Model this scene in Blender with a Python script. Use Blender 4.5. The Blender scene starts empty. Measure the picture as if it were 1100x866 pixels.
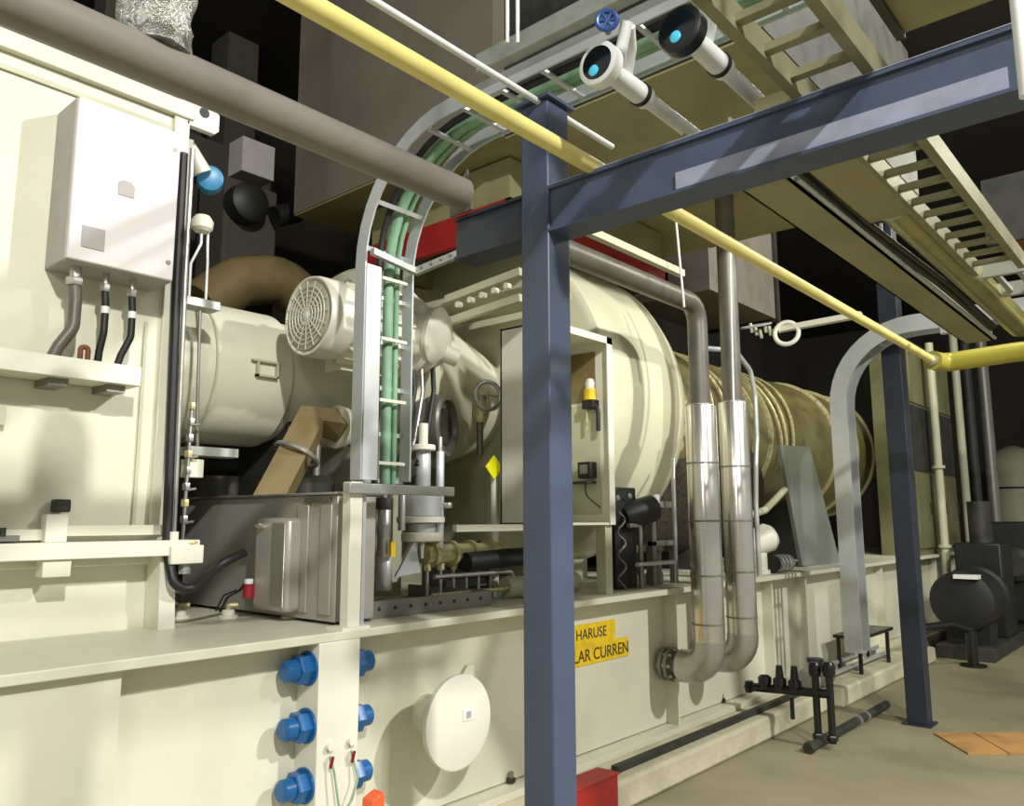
import bpy, bmesh, math, random
from mathutils import Vector, Matrix
random.seed(7)
C = bpy.context.scene.collection
V = Vector
# ------------------------------------------------------------------ camera
FPX = 861.1
yaw, pit, rol = map(math.radians, (41.07, 8.33, -0.16))
EYE = V((0, 0, 1.7))
F = V((math.cos(yaw)*math.cos(pit), math.sin(yaw)*math.cos(pit), math.sin(pit)))
r_ = V((math.sin(yaw), -math.cos(yaw), 0)); u_ = r_.cross(F)
RR = math.cos(rol)*r_ + math.sin(rol)*u_; UU = -math.sin(rol)*r_ + math.cos(rol)*u_
cam = bpy.data.cameras.new('camera'); co = bpy.data.objects.new('camera', cam); C.objects.link(co)
cam.sensor_width = 36; cam.lens = FPX/1100*36; cam.clip_end = 200
m = Matrix((( RR.x, UU.x, -F.x, 0), (RR.y, UU.y, -F.y, 0), (RR.z, UU.z, -F.z, 1.7), (0, 0, 0, 1)))
co.matrix_world = m
bpy.context.scene.camera = co
def P(px, py, X=None, Y=None, Z=None):
    d = (px-550)*RR + (433-py)*UU + FPX*F
    t = X/d.x if X is not None else Y/d.y if Y is not None else (Z-1.7)/d.z
    return EYE + d*t
# ------------------------------------------------------------------ materials
def lin(c): return tuple(((v/255)/12.92 if v <= 10 else (((v/255)+.055)/1.055)**2.4) for v in c)
def mat(name, rgb, rough=.5, metal=0, var=.12, scale=3, bump=0, dirt=None, spec=.5, coords='Object', emit=0):
    M = bpy.data.materials.new(name); M.use_nodes = True
    nt = M.node_tree; N = nt.nodes; L = nt.links; b = N['Principled BSDF']
    b.inputs['Roughness'].default_value = rough; b.inputs['Metallic'].default_value = metal
    b.inputs['Specular IOR Level'].default_value = spec
    tc = N.new('ShaderNodeTexCoord'); no = N.new('ShaderNodeTexNoise')
    no.inputs['Scale'].default_value = scale; no.inputs['Detail'].default_value = 6
    L.new(tc.outputs[coords], no.inputs['Vector'])
    cr = N.new('ShaderNodeValToRGB'); L.new(no.outputs['Fac'], cr.inputs['Fac'])
    c = lin(rgb); d = lin(dirt) if dirt else tuple(v*(1-var*2) for v in c)
    cr.color_ramp.elements[0].position = .3; cr.color_ramp.elements[0].color = (*d, 1)
    cr.color_ramp.elements[1].position = .55; cr.color_ramp.elements[1].color = (*c, 1)
    L.new(cr.outputs['Color'], b.inputs['Base Color'])
    mr = N.new('ShaderNodeMapRange'); mr.inputs['To Min'].default_value = max(.05, rough-.1); mr.inputs['To Max'].default_value = min(1, rough+.12)
    L.new(no.outputs['Fac'], mr.inputs['Value']); L.new(mr.outputs['Result'], b.inputs['Roughness'])
    if bump:
        n2 = N.new('ShaderNodeTexNoise'); n2.inputs['Scale'].default_value = scale*9; n2.inputs['Detail'].default_value = 4
        L.new(tc.outputs[coords], n2.inputs['Vector'])
        bp = N.new('ShaderNodeBump'); bp.inputs['Strength'].default_value = bump; bp.inputs['Distance'].default_value = .02
        L.new(n2.outputs['Fac'], bp.inputs['Height']); L.new(bp.outputs['Normal'], b.inputs['Normal'])
    if emit:
        b.inputs['Emission Color'].default_value = (*c, 1); b.inputs['Emission Strength'].default_value = emit
    return M
ZF = -.42      # floor level
ZP = -.20      # plinth top
K = dict(
 cream=mat('cream_paint', (214,212,190), .4, 0, .06, 1.2, .02),
 creamw=mat('cream_white_paint', (222,220,204), .4, 0, .05, 1.5),
 creamd=mat('dull_cream_paint', (188,188,160), .5, 0, .12, 1.5),
 grey=mat('light_grey_enamel', (222,216,214), .35, 0, .03, 2),
 greyd=mat('grey_label', (168,162,158), .6, 0, .05, 8),
 pipe=mat('grey_pipe_paint', (128,120,114), .42, .0, .12, 3, .03),
 dpipe=mat('dark_grey_pipe', (104,100,92), .4, .3, .12, 4),
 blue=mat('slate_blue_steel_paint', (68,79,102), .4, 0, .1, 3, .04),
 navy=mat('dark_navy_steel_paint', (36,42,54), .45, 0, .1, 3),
 bright=mat('pale_blue', (150,154,176), .5, 0, .12, 6),
 yellow=mat('pale_yellow_pipe_paint', (226,214,132), .4, 0, .06, 4),
 traygrey=mat('dull_tray_steel', (138,134,104), .5, .3, .12, 6),
 cabdark=mat('dull_green_grey_cabinet', (112,110,78), .5, 0, .15, 2),
 creamg=mat('glossy_cream_paint', (216,214,184), .22, 0, .04, 1.5),
 plategrey=mat('flat_grey_plate', (124,128,120), .5, 0, .06, 3),
 bluecap=mat('blue_instrument_cap', (56,128,172), .35, 0, .15, 8),
 olivesh=mat('shiny_olive_pipe', (176,170,110), .22, .6, .1, 3),
 boxgrey=mat('satin_box_steel', (176,172,164), .35, .35, .06, 3),
 olivep=mat('olive_yellow_pipe', (168,160,62), .3, 0, .12, 3),
 olive=mat('olive_painted_duct', (144,138,98), .5, 0, .15, 1.5),
 brownd=mat('brown_grey_duct', (116,108,96), .6, 0, .1, 1),
 galv=mat('galvanised_steel', (172,175,168), .42, .5, .1, 9),
 galvl=mat('galvanised_cover', (196,200,200), .35, .45, .06, 3),
 steel=mat('polished_stainless_jacket', (214,210,202), .2, .88, .02, 2),
 steelb=mat('brushed_stainless', (186,184,180), .34, .8, .06, 5),
 steeld=mat('dull_stainless', (138,136,128), .45, .5, .12, 4),
 foil=mat('crinkled_foil', (206,206,200), .25, .9, .2, 10, 1),
 black=mat('black_rubber', (24,24,24), .5, 0, .1, 5),
 blackp=mat('black_gloss_paint', (20,21,22), .3, 0, .1, 5),
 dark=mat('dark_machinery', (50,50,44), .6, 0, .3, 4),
 green=mat('green_cable_sheath', (132,172,140), .5, 0, .2, 6),
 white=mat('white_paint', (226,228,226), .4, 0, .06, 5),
 bluec=mat('blue_bolt_cap', (24,92,150), .3, 0, .15, 6),
 cyan=mat('painted_cyan_glint', (70,170,200), .15, 0, .15, 20, emit=.35),  # lens reflection put in as a faintly glowing cyan colour
 bluew=mat('blue_valve_wheel', (38,78,150), .4, 0, .1, 10),
 glass=mat('dark_lens_glass', (14,22,26), .08, 0, .2, 10, spec=.8),
 red=mat('red_primer', (158,34,30), .5, 0, .15, 3),
 redd=mat('dark_red_cap', (140,20,34), .4, 0, .1, 6),
 orange=mat('orange_plastic', (236,98,48), .5, 0, .06, 6),
 brown=mat('olive_brown_painted_duct', (132,116,78), .35, .2, .15, 3),
 turb=mat('olive_insulated_casing', (116,108,70), .45, .1, .16, 4, .12),
 braid=mat('braided_dark_lagging', (72,60,46), .8, 0, .5, 26, 1),
 brass=mat('brassy_fittings', (206,196,146), .38, .3, .2, 20),
 sign=mat('yellow_sign', (232,196,26), .5, 0, .12, 10),
 ink=mat('sign_ink', (58,46,20), .6),
 haz=mat('hazard_yellow_glow', (240,236,30), .5, 0, .05, 5, emit=.15),  # slight emission added to brighten the diamond, which is no lamp
 card=mat('brown_cardboard', (176,132,76), .8, 0, .2, 3),
 rust=mat('rusty_duct', (126,74,40), .7, 0, .3, 3),
 floor=mat('concrete_floor', (140,133,106), .55, 0, .14, 1.1, .15),
 plinth=mat('pale_concrete', (202,195,166), .75, 0, .14, 2.2, .4),
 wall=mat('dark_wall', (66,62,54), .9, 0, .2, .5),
 ceil=mat('dark_ceiling', (52,48,44), .9, 0, .2, .5),
)
# ------------------------------------------------------------------ mesh builder
class MB:
    def __init__(s): s.b = bmesh.new(); s.sm = False
    def face(s, vs, smooth=False):
        try:
            f = s.b.faces.new(vs); f.smooth = smooth
        except ValueError: pass
    def box(s, x0, x1, y0, y1, z0, z1):
        v = [s.b.verts.new(p) for p in ((x0,y0,z0),(x1,y0,z0),(x1,y1,z0),(x0,y1,z0),(x0,y0,z1),(x1,y0,z1),(x1,y1,z1),(x0,y1,z1))]
        for q in ((3,2,1,0),(4,5,6,7),(0,1,5,4),(1,2,6,5),(2,3,7,6),(3,0,4,7)): s.face([v[i] for i in q])
        return s
    def prism(s, pts, ext):
        a = [s.b.verts.new(V(p)) for p in pts]; e = V(ext); b = [s.b.verts.new(V(p)+e) for p in pts]; n = len(a)
        s.face(a[::-1]); s.face(b)
        for i in range(n): s.face((a[i], a[(i+1)%n], b[(i+1)%n], b[i]))
        return s
    def rings(s, rs, cap=True, smooth=True, closed=False):
        R = [[s.b.verts.new(p) for p in r] for r in rs]; n = len(R[0])
        for i in range(len(R)-(0 if closed else 1)):
            A, B = R[i], R[(i+1) % len(R)]
            for k in range(n): s.face((A[k], A[(k+1)%n], B[(k+1)%n], B[k]), smooth)
        if cap and not closed: s.face(R[0][::-1]); s.face(R[-1])
        return s
    def lathe(s, o, ax, prof, seg=32, cap=True):
        o = V(o); ax = V(ax).normalized(); t = V((0,0,1)) if abs(ax.z) < .9 else V((0,1,0))
        a = ax.cross(t).normalized(); b = ax.cross(a)
        return s.rings([[o+ax*d+(a*math.cos(2*math.pi*k/seg)+b*math.sin(2*math.pi*k/seg))*max(r, .0005) for k in range(seg)] for d, r in prof], cap)
    def cyl(s, p, q, r, r2=None, seg=20):
        p, q = V(p), V(q); return s.lathe(p, q-p, [(0, r), ((q-p).length, r if r2 is None else r2)], seg)
    def tube(s, pts, r, seg=12, fil=0, closed=False):
        pts = [V(p) for p in pts]
        if fil: pts = fillet(pts, fil)
        n = len(pts); T = []
        for i in range(n):
            a = pts[(i-1) % n] if (i or closed) else pts[0]; b = pts[(i+1) % n] if (i < n-1 or closed) else pts[-1]
            T.append((b-a).normalized())
        up = V((0,0,1)) if abs(T[0].z) < .9 else V((1,0,0)); nx = T[0].cross(up).normalized(); R = []
        for i in range(n):
            nx = (nx - T[i]*nx.dot(T[i])).normalized(); ny = T[i].cross(nx)
            R.append([pts[i]+(nx*math.cos(2*math.pi*k/seg)+ny*math.sin(2*math.pi*k/seg))*r for k in range(seg)])
        return s.rings(R, closed=closed)
    def sweep(s, pts, w, h, side):          # rectangular bar along a path, 'side' is the width direction
        pts = [V(p) for p in pts]; side = V(side).normalized(); R = []
        for i, p in enumerate(pts):
            T = (pts[min(i+1, len(pts)-1)]-pts[max(i-1, 0)]).normalized(); n = T.cross(side).normalized()
            R.append([p+side*w/2+n*h/2, p-side*w/2+n*h/2, p-side*w/2-n*h/2, p+side*w/2-n*h/2])
        return s.rings(R, smooth=False)
    def hexa(s, p, q, r): return s.lathe(p, V(q)-V(p), [(0, r*.92), (.008, r), ((V(q)-V(p)).length-.008, r), ((V(q)-V(p)).length, r*.9)], 6)
    def torus(s, o, ax, R, r, seg=28, t=8):
        o = V(o); ax = V(ax).normalized(); q = V((0,0,1)) if abs(ax.z) < .9 else V((0,1,0)); a = ax.cross(q).normalized(); b = ax.cross(a)
        return s.tube([o+(a*math.cos(2*math.pi*k/seg)+b*math.sin(2*math.pi*k/seg))*R for k in range(seg)], r, t, closed=True)
    def build(s, name, m, parent=None, bevel=0, origin=None):
        bmesh.ops.recalc_face_normals(s.b, faces=s.b.faces)
        me = bpy.data.meshes.new(name)
        if parent is not None: off = wloc(parent)
        elif origin is not None: off = V(origin)
        else:
            vs = [v.co for v in s.b.verts]
            off = V(((min(v.x for v in vs)+max(v.x for v in vs))/2, (min(v.y for v in vs)+max(v.y for v in vs))/2, min(v.z for v in vs)))
        for v in s.b.verts: v.co -= off
        s.b.to_mesh(me); s.b.free()
        me.set_sharp_from_angle(angle=math.radians(38))
        me.materials.append(K[m] if isinstance(m, str) else m)
        o = bpy.data.objects.new(name, me); C.objects.link(o)
        if parent is not None: o.parent = parent
        else: o.location = off
        if bevel:
            bv = o.modifiers.new('bevel', 'BEVEL'); bv.width = bevel; bv.segments = 2; bv.limit_method = 'ANGLE'; bv.angle_limit = math.radians(50)
        return o
def wloc(o):
    v = V((0,0,0))
    while o is not None: v += o.location; o = o.parent
    return v
def fillet(pts, r, n=7):
    out = [pts[0]]
    for i in range(1, len(pts)-1):
        a = (pts[i-1]-pts[i]); b = (pts[i+1]-pts[i]); la, lb = a.length, b.length
        if la < 1e-6 or lb < 1e-6: continue
        a /= la; b /= lb; ang = a.angle(b)
        if ang > 3.05: out.append(pts[i]); continue
        d = min(r/math.tan(ang/2), la*.49, lb*.49); p, q = pts[i]+a*d, pts[i]+b*d
        for k in range(n+1):
            t = k/n; out.append(p*(1-t)**2 + pts[i]*2*t*(1-t) + q*t*t)
    out.append(pts[-1]); return out
def tag(o, label, cat, group=None, kind=None):
    o['label'] = label; o['category'] = cat
    if group: o['group'] = group
    if kind: o['kind'] = kind
    return o
def thing(name, label, cat, loc, group=None):
    o = bpy.data.objects.new(name, None); C.objects.link(o); o.location = V(loc); o.empty_display_size = .1
    return tag(o, label, cat, group)
def struct(o): o['kind'] = 'structure'; return o
def copy_tree(o, loc, label=None):
    c = o.copy(); C.objects.link(c); c.location = V(loc)
    if label: c['label'] = label
    def rec(a, b):
        for ch in a.children:
            d = ch.copy(); C.objects.link(d); d.parent = b; rec(ch, d)
    rec(o, c); return c
def label_s(o, txt): o['label'] = txt; return o
def textmesh(name, s, size, o, right, up, m, parent, ext=.001):
    cu = bpy.data.curves.new(name, 'FONT'); cu.body = s; cu.size = size; cu.extrude = ext; cu.align_x = 'LEFT'
    t = bpy.data.objects.new(name, cu); C.objects.link(t)
    dg = bpy.context.evaluated_depsgraph_get(); me = bpy.data.meshes.new_from_object(t.evaluated_get(dg)); me.name = name
    bpy.data.objects.remove(t); bpy.data.curves.remove(cu)
    R, U = V(right).normalized(), V(up).normalized(); Nn = R.cross(U); off = wloc(parent)
    for v in me.vertices: v.co = V(o)+R*v.co.x+U*v.co.y+Nn*v.co.z-off
    me.materials.clear(); me.materials.append(K[m])
    ob = bpy.data.objects.new(name, me); C.objects.link(ob); ob.parent = parent; return ob

# ================================================================== SETTING
struct(MB().box(-6, 32, -7, 12, ZF-.2, ZF).build('floor', 'floor'))
struct(MB().box(-6, 32, -7, 12, 9, 9.2).build('ceiling', 'ceil'))
struct(MB().box(-6, 32, 12, 12.2, ZF, 9).build('wall_back', 'wall'))
struct(MB().box(32, 32.2, -7, 12, ZF, 9).build('wall_right', 'wall'))
b = MB(); b.box(-3, 9.6, 3.49, 9, ZF, ZP); b.box(9.62, 13.6, 3.40, 9, ZF, ZP); b.box(13.6, 19, 3.8, 9, ZF, ZP)
o = struct(b.build('concrete_plinth', 'plinth', bevel=.03)); o['label'] = 'pale rough concrete plinth under the machine skid'; 

# ================================================================== SKID
def skid():
    t = thing('machine_skid', 'long cream painted steel base frame carrying the turbine and enclosure', 'base frame', (5, 4, ZP))
    MB().box(-2.5, 18.6, 3.8, 8.5, 1.03, 1.08).build('deck_plate', 'cream', t, .006)
    b = MB(); b.box(-2.5, 1.70, 3.86, 4.04, ZP+.06, 1.03); b.box(1.701, 18.6, 4.0, 4.04, ZP+.06, 1.03)
    b.build('web_plate', 'cream', t)
    MB().box(-2.5, 18.6, 3.84, 4.3, ZP, ZP+.05).build('bottom_flange', 'cream', t, .005)
    MB().box(2.74, 3.02, 3.795, 4.0, ZP+.05, 1.03).build('splice_plate', 'creamw', t, .006)
    for x in (5.15, 6.75, 8.9, 9.9, 11.4, 12.9, 14.4, 16, 17.5):
        MB().box(x, x+.03, 3.88, 4.0, ZP+.05, 1.03).build('stiffener', 'cream', t)
    # lifting trunnion with retaining disc
    c = P(490, 775, Y=3.72)
    d = MB(); d.cyl((c.x, 3.70, c.z), (c.x, 4.0, c.z), .13, seg=32)
    d.build('trunnion_stub', 'cream', t)
    e = MB().lathe((c.x, 3.72, c.z), (0,-1,0), [(-.01,.27), (0,.285), (.03,.285), (.036,.27)], 48).build('trunnion_disc', 'creamw', t)
    MB().box(c.x+.02, c.x+.12, 3.678, 3.684, c.z-.0, c.z+.07).build('paper_tag', 'white', e)
    MB().box(c.x+.05, c.x+.09, 3.675, 3.678, c.z+.015, c.z+.055).build('tag_print', 'greyd', e)
    MB().prism([(c.x-.05,3.69,c.z+.2),(c.x+.07,3.69,c.z+.33),(c.x+.13,3.69,c.z+.33),(c.x+.13,3.69,c.z+.2)], (0,.03,0)).build('trunnion_lug', 'cream', t)
    return t
skid()
# deck ribs / small kerb along the deck
# big blue bolts
def bolt(x, y, z, dx, name, label):
    t = thing(name, label, 'bolt', (x, y, z), 'blue capped bolts on the skid splice plate')
    s = 1 if dx > 0 else -1
    MB().hexa((x, y, z), (x+s*.085, y, z), .085).build('hex_nut', 'bluec', t)
    MB().lathe((x+s*.085, y, z), (s,0,0), [(0,.06), (.06,.06), (.075,.045)], 20).build('stud_end', 'bluec', t)
    MB().lathe((x, y, z), (s,0,0), [(0,.094), (.012,.094)], 28).build('washer', 'bluec', t)
pos = ['top', 'middle', 'bottom']
for i, (l, rr_) in enumerate((((323,720), (393,710)), ((322,782), (393,768)), ((320,847), (393,827)))):
    z = P(*l, Y=3.88).z; bolt(2.74, 3.895, z, -1, 'anchor_bolt', f'{pos[i]} large blue hex bolt on the left of the splice plate')
    z = P(*rr_, Y=3.9).z; bolt(3.02, 3.895, z, 1, 'anchor_bolt', f'{pos[i]} blue hex bolt half hidden right of the splice plate')
# earthing leads
c1 = P(353, 812, Y=3.79); c2 = P(376, 806, Y=3.79); c3 = P(368, 872, Y=3.74)
t = thing('earth_lead', 'thin green looped earthing cable bolted to the splice plate', 'cable', (c3.x, 3.74, c3.z))
MB().tube([(c1.x,3.78,c1.z),(c1.x+.01,3.75,c1.z-.08),(c1.x+.04,3.74,c3.z+.03),(c3.x,3.74,c3.z),(c3.x+.06,3.74,c3.z+.04),(c2.x+.03,3.75,c2.z-.15),(c2.x,3.78,c2.z)], .006, 8, .06).build('green_wire', 'green', t)
for c in (c1, c2):
    MB().cyl((c.x,3.75,c.z+.0), (c.x,3.77,c.z-.06), .009).build('cable_lug', 'redd', t)
    MB().cyl((c.x,3.765,c.z+.05), (c.x,3.795,c.z+.05), .022).build('lug_boss', 'creamw', t)
c = P(400, 862, Y=3.6)
tag(MB().prism([(c.x-.05,3.56,ZP),(c.x+.07,3.56,ZP),(c.x+.05,3.56,c.z+.05),(c.x-.03,3.56,c.z+.02)], (0,.09,0)).build('plastic_cap', 'orange', bevel=.006), 'bright orange plastic piece at the bottom of the skid', 'cap')
# yellow sign
a = P(616, 672, Y=3.998); z0 = P(640, 712, Y=3.998).z
t = thing('warning_sign', 'yellow stepped paper sign with dark capitals on the skid side', 'sign', (a.x, 4, z0))
xr1 = P(660, 668, Y=4).x; xr2 = P(674, 685, Y=4).x; zt = P(630, 670, Y=4).z; zm = P(662, 686, Y=4).z
MB().prism([(a.x-.12,3.992,z0),(xr2,3.992,z0+.0),(xr2,3.992,zm),(xr1,3.992,zm),(xr1,3.992,zt),(a.x-.12,3.992,zt)], (0,.006,0)).build('sign_sheet', 'sign', t)
textmesh('sign_text', 'HARUSE', (zt-zm)*.72, (a.x+.02, 3.99, zm+.045), (1,0,0), (0,0,1), 'ink', t)
textmesh('sign_text', 'LAR CURREN', (zm-z0)*.85, (a.x-.02, 3.99, z0+.03), (1,0,0), (0,0,1), 'ink', t)

# ================================================================== BLUE STEEL FRAME
def ibeam(b, x, y0, y1, z0, z1, w=.1, tf=.014):
    b.box(x-w/2, x+w/2, y0, y1, z1-tf, z1); b.box(x-w/2, x+w/2, y0, y1, z0, z0+tf); b.box(x-.006, x+.006, y0, y1, z0+tf, z1-tf)
t = thing('steel_column', 'near slate blue square steel column in the middle of the view', 'column', (2.605, 2.075, ZF))
MB().box(2.53, 2.68, 2.0, 2.15, ZF, 3.5).build('column_shaft', 'blue', t, .008)
MB().box(2.47, 2.74, 1.94, 2.21, ZF, ZF+.02).build('base_plate', 'blue', t)
MB().box(2.51, 2.70, 1.98, 2.17, 3.5, 3.515).build('cap_plate', 'blue', t)
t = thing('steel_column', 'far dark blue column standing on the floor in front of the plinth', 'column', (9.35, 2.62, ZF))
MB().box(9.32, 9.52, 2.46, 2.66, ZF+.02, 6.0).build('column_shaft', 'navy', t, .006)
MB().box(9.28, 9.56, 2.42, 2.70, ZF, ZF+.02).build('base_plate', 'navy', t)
def beam(x, y0, y1, label, m):
    t = thing('steel_beam', label, 'beam', (x, (y0+y1)/2, 2.9))
    b = MB(); b.box(x-.05, x+.1, y0, y1, 3.085, 3.1); b.build('top_flange', m, t)
    b = MB(); b.box(x-.035, x-.02, y0, y1, 2.912, 3.085); b.build('web', m, t)
    b = MB(); b.box(x-.05, x+.1, y0, y1, 2.9, 2.912); b.build('bottom_flange', m, t)
    return t
bt = beam(2.58, -.6, 2.0, 'slate blue steel beam crossing overhead from the near column', 'blue')
MB().box(2.536, 2.546, .33, 1.4, 2.913, 2.98).build('pale_strip', 'bright', bt)  # paler band along the lower part of the web
label_s(bt.children[-1], 'pale strip low on the web')
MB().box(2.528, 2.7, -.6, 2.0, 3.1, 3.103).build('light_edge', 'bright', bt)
beam(2.58, 2.15, 2.56, 'short dark beam stub behind the near column carrying the grey pipe', 'navy')

# ================================================================== PIPES OVERHEAD
t = thing('overhead_pipe', 'large dull grey pipe crossing the upper left to the blue beam', 'pipe', (.5, 2.48, 3.11))
MB().cyl((-1.5, 2.48, 3.185), (2.5, 2.48, 3.185), .075, seg=32).build('pipe_run', 'pipe', t)
MB().prism([(2.5,2.42,3.10),(2.5,2.56,3.1),(2.5,2.56,3.18),(2.5,2.45,3.30)], (.012,0,0)).build('end_plate', 'dpipe', t)
b = MB(); rnd = random.Random(3)
for i in range(11):
    pass
R = []
for i in range(13):
    d = i*.03; rr0 = .07+.03*min(1, (12-i)/4 if i > 8 else 1)
    R.append([V((1.08,2.52,3.235))+V((math.cos(k/20*6.283)*rr0*(1+.35*rnd.random()), math.sin(k/20*6.283)*rr0*(1+.35*rnd.random()), d)) for k in range(20)])
tag(b.rings(R).build('foil_wrap', 'foil'), 'crumpled silver foil lagging resting on the large grey pipe', 'insulation')
t = thing('yellow_pipe', 'long pale yellow pipe running over the blue beam to the far column', 'pipe', (3, 1.78, 3.1))
MB().cyl((.2, 1.78, 3.137), (7.72, 1.78, 3.1), .034, seg=24).build('pipe_run', 'yellow', t)
MB().cyl((7.68, 1.78, 3.1), (7.76, 1.78, 3.1), .05).build('pipe_coupling', 'galv', t)
t = thing('olive_pipe', 'fat olive yellow pipe joining the yellow pipe at the right edge', 'pipe', (7.8, 1, 3.1))
MB().tube([(7.74,1.78,3.1),(7.95,1.74,3.1),(7.95,1.2,3.12),(7.95,-.3,3.12)], .085, 20, .25).build('pipe_run', 'olivep', t)
tag(MB().cyl((.6,2.05,3.5), (3.1,2.05,3.5), .014).build('bare_conduit', 'white'), 'thin bright metal conduit above the yellow pipe', 'conduit')  # plain white stands in for the shine of the metal
for x, px in ((2.3, 545), (2.36, 556)):
    c = P(px, 25, Z=4.0)
    tag(MB().cyl((c.x, c.y, 3.9), (c.x, c.y, 9), .009).build('hanger_rod', 'white'), 'slim white hanger rod at the top beside the curved ladder, '+('left of the pair' if px == 545 else 'right of the pair'), 'rod')
c = P(1094, 60, X=1.6)
tag(MB().cyl((1.62, c.y-.004, 2.45), (1.62, c.y-.004, 9), .012).build('hanger_rod', 'white'), 'pale upright rod at the upper right edge of the view', 'rod')
# lamp heads
def lamp(c, label, n):
    c = V(c); t = thing('lamp_head', label, 'lamp', c, 'white forked lamp heads above the blue beam')
    MB().lathe(c, (1,0,0), [(0,.074),(.004,.08),(.05,.08),(.052,.073)], 32).build('lens_ring', 'white' if n else 'blackp', t)
    L_ = MB().lathe(c+V((-.006,0,0)), (1,0,0), [(0,.02),(.004,.05),(.008,.074),(.03,.076)], 32).build('lens', 'glass', t)
    MB().lathe(c+V((-.012,.01,-.03)), (1,0,0), [(0,.012),(.004,.02),(.008,.02)], 16).build('lens_glint', 'cyan', L_)  # small cyan disc stands in for a reflection on the lens
    MB().lathe(c+V((.05,0,0)), (1,0,0), [(0,.07),(.03,.05),(.06,.038),(.2,.04),(.28,.042)], 24).build('lamp_body', 'white', t)
    b = MB(); b.tube([c+V((.14,-.0,.02)), c+V((.07,-.06,.06)), c+V((.05,-.1,.14))], .022, 10, .03); b.tube([c+V((.2,0,.02)), c+V((.14,-.06,.09)), c+V((.07,-.1,.13))], .018, 10, .03)
    b.build('fork_arm', 'white', t)
    MB().lathe(c+V((.28,0,0)), (1,0,0), [(0,.046),(.02,.046)], 24).build('clamp_ring', 'black', t)
    MB().cyl(c+V((.3,0,0)), c+V((.95,0,-.01)), .03).build('support_pipe', 'white', t)
lamp(P(641, 67, Z=3.32), 'left white forked lamp with black round lens and cyan glint', 1)
lamp(P(729, 30, Z=3.32), 'right black ringed lamp on a white pipe near the top', 0)
c = P(652, 22, Z=3.45)
t = thing('hand_valve', 'small blue valve wheel above the left lamp', 'valve', c)
MB().torus(c, (1,.6,0), .035, .009).build('wheel_rim', 'bluew', t)
b = MB()
for k in range(3):
    a_ = k*1.047; n_ = V((1,.6,0)).normalized(); s_ = n_.cross(V((0,0,1))).normalized(); d_ = s_*math.cos(a_)+V((0,0,1))*math.sin(a_)
    b.cyl(c-d_*.035, c+d_*.035, .006, seg=8)
b.build('wheel_spoke', 'bluew', t)
MB().cyl(c, c+V((.06,.036,0)), .012).build('wheel_stem', 'galv', t)

# ================================================================== CABLE LADDER (vertical, curving overhead)
def arc_path(y0, z0, y1, z1, r, ybase, ytop):
    pts = [(y0, z0), (y0, z1-r)]
    n = 10
    for k in range(1, n+1):
        a = k/n*math.pi/2; pts.append((y0-r*(1-math.cos(a)), z1-r+r*math.sin(a)))
    pts.append((y1, z1)); return pts
def resample(p, step):
    out = []; acc = 0
    for a, b in zip(p[:-1], p[1:]):
        a, b = V((a[0], a[1], 0)), V((b[0], b[1], 0)); L = (b-a).length; d = step-acc if acc else 0
        while d < L:
            q = a+(b-a)*d/L; out.append(((q.x, q.y), (b-a).normalized())); d += step
        acc = L-(d-step)
    return out
def ladder(name, label, x0, x1, path, step, m='galv', depth=.1, group=None, cover=None):
    t = thing(name, label, 'cable ladder', (x0, path[0][0], path[0][1]))
    for x in (x0, x1):
        MB().sweep([(x, y, z) for y, z in path], .012, depth, (1,0,0)).build('side_rail', m, t)
    for (y, z), T in resample(path, step)[:60]:
        n = V((-T.y, T.x, 0))
        b = MB(); sg = -.3 if z < 3.45 else .25; c = V(((x0+x1)/2, y+n.x*depth*sg, z+n.y*depth*sg))
        d = V((0, T.x, T.y))*.014; e = V((0, n.x, n.y))*.009; w = V(((x1-x0)/2, 0, 0))
        b.rings([[c-w+d+e, c-w-d+e, c-w-d-e, c-w+d-e], [c+w+d+e, c+w-d+e, c+w-d-e, c+w+d-e]], smooth=False)
        b.build('rung', m, t)
    return t
pth = arc_path(3.98, 1.95, .6, 4.12, .8, 0, 0)
LX0, LX1 = 3.10, 3.50
t = ladder('cable_ladder', 'tall galvanised cable ladder rising beside the motor and curving overhead', LX0, LX1, pth, .3, 'galvl')
MB().sweep([(LX0+.06, y-.056, z) for y, z in pth[:2]], .115, .012, (1,0,0)).build('cover_plate', 'galvl', t)
def inset(x, off, z0=None):
    out = []
    for i, (y, z) in enumerate(pth):
        a = V(pth[max(i-1,0)]); b_ = V(pth[min(i+1,len(pth)-1)]); T = (b_-a).normalized(); n = V((-T.y, T.x))
        out.append((x, y+n.x*off, z+n.y*off))
    if z0 is not None: out[0] = (out[0][0], out[0][1], z0)
    return out
for i, (x, r, m_, nm, lb) in enumerate(((3.262,.022,'black','cable','black cable tied inside the tall ladder, left of the green bundle'), (3.345,.036,'green','cable','thick pale green cable running up the tall ladder'),
        (3.415,.02,'green','cable','pale green cable on the right side of the tall ladder'))):
    tag(MB().tube(inset(x, -.02, 1.93), r, 10).build(nm, m_), lb, 'cable', 'cables on the tall ladder')
for z in (2.05, 2.45, 2.85, 3.25):
    tag(MB().box(3.235, 3.45, 3.925, 3.94, z, z+.02).build('cable_tie', 'creamw'), ('lowest' if z < 2.1 else 'second lowest' if z < 2.5 else 'second highest' if z < 3 else 'highest')+' pale tie band holding the cables on the tall ladder', 'tie', 'tie bands on the tall ladder')
tag(MB().box(3.02, 3.1, .6, 2.9, 4.19, 4.3).build('overhead_channel', 'galv', bevel=.01), 'grey galvanised channel lying above the curved cable ladder overhead', 'channel')
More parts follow.
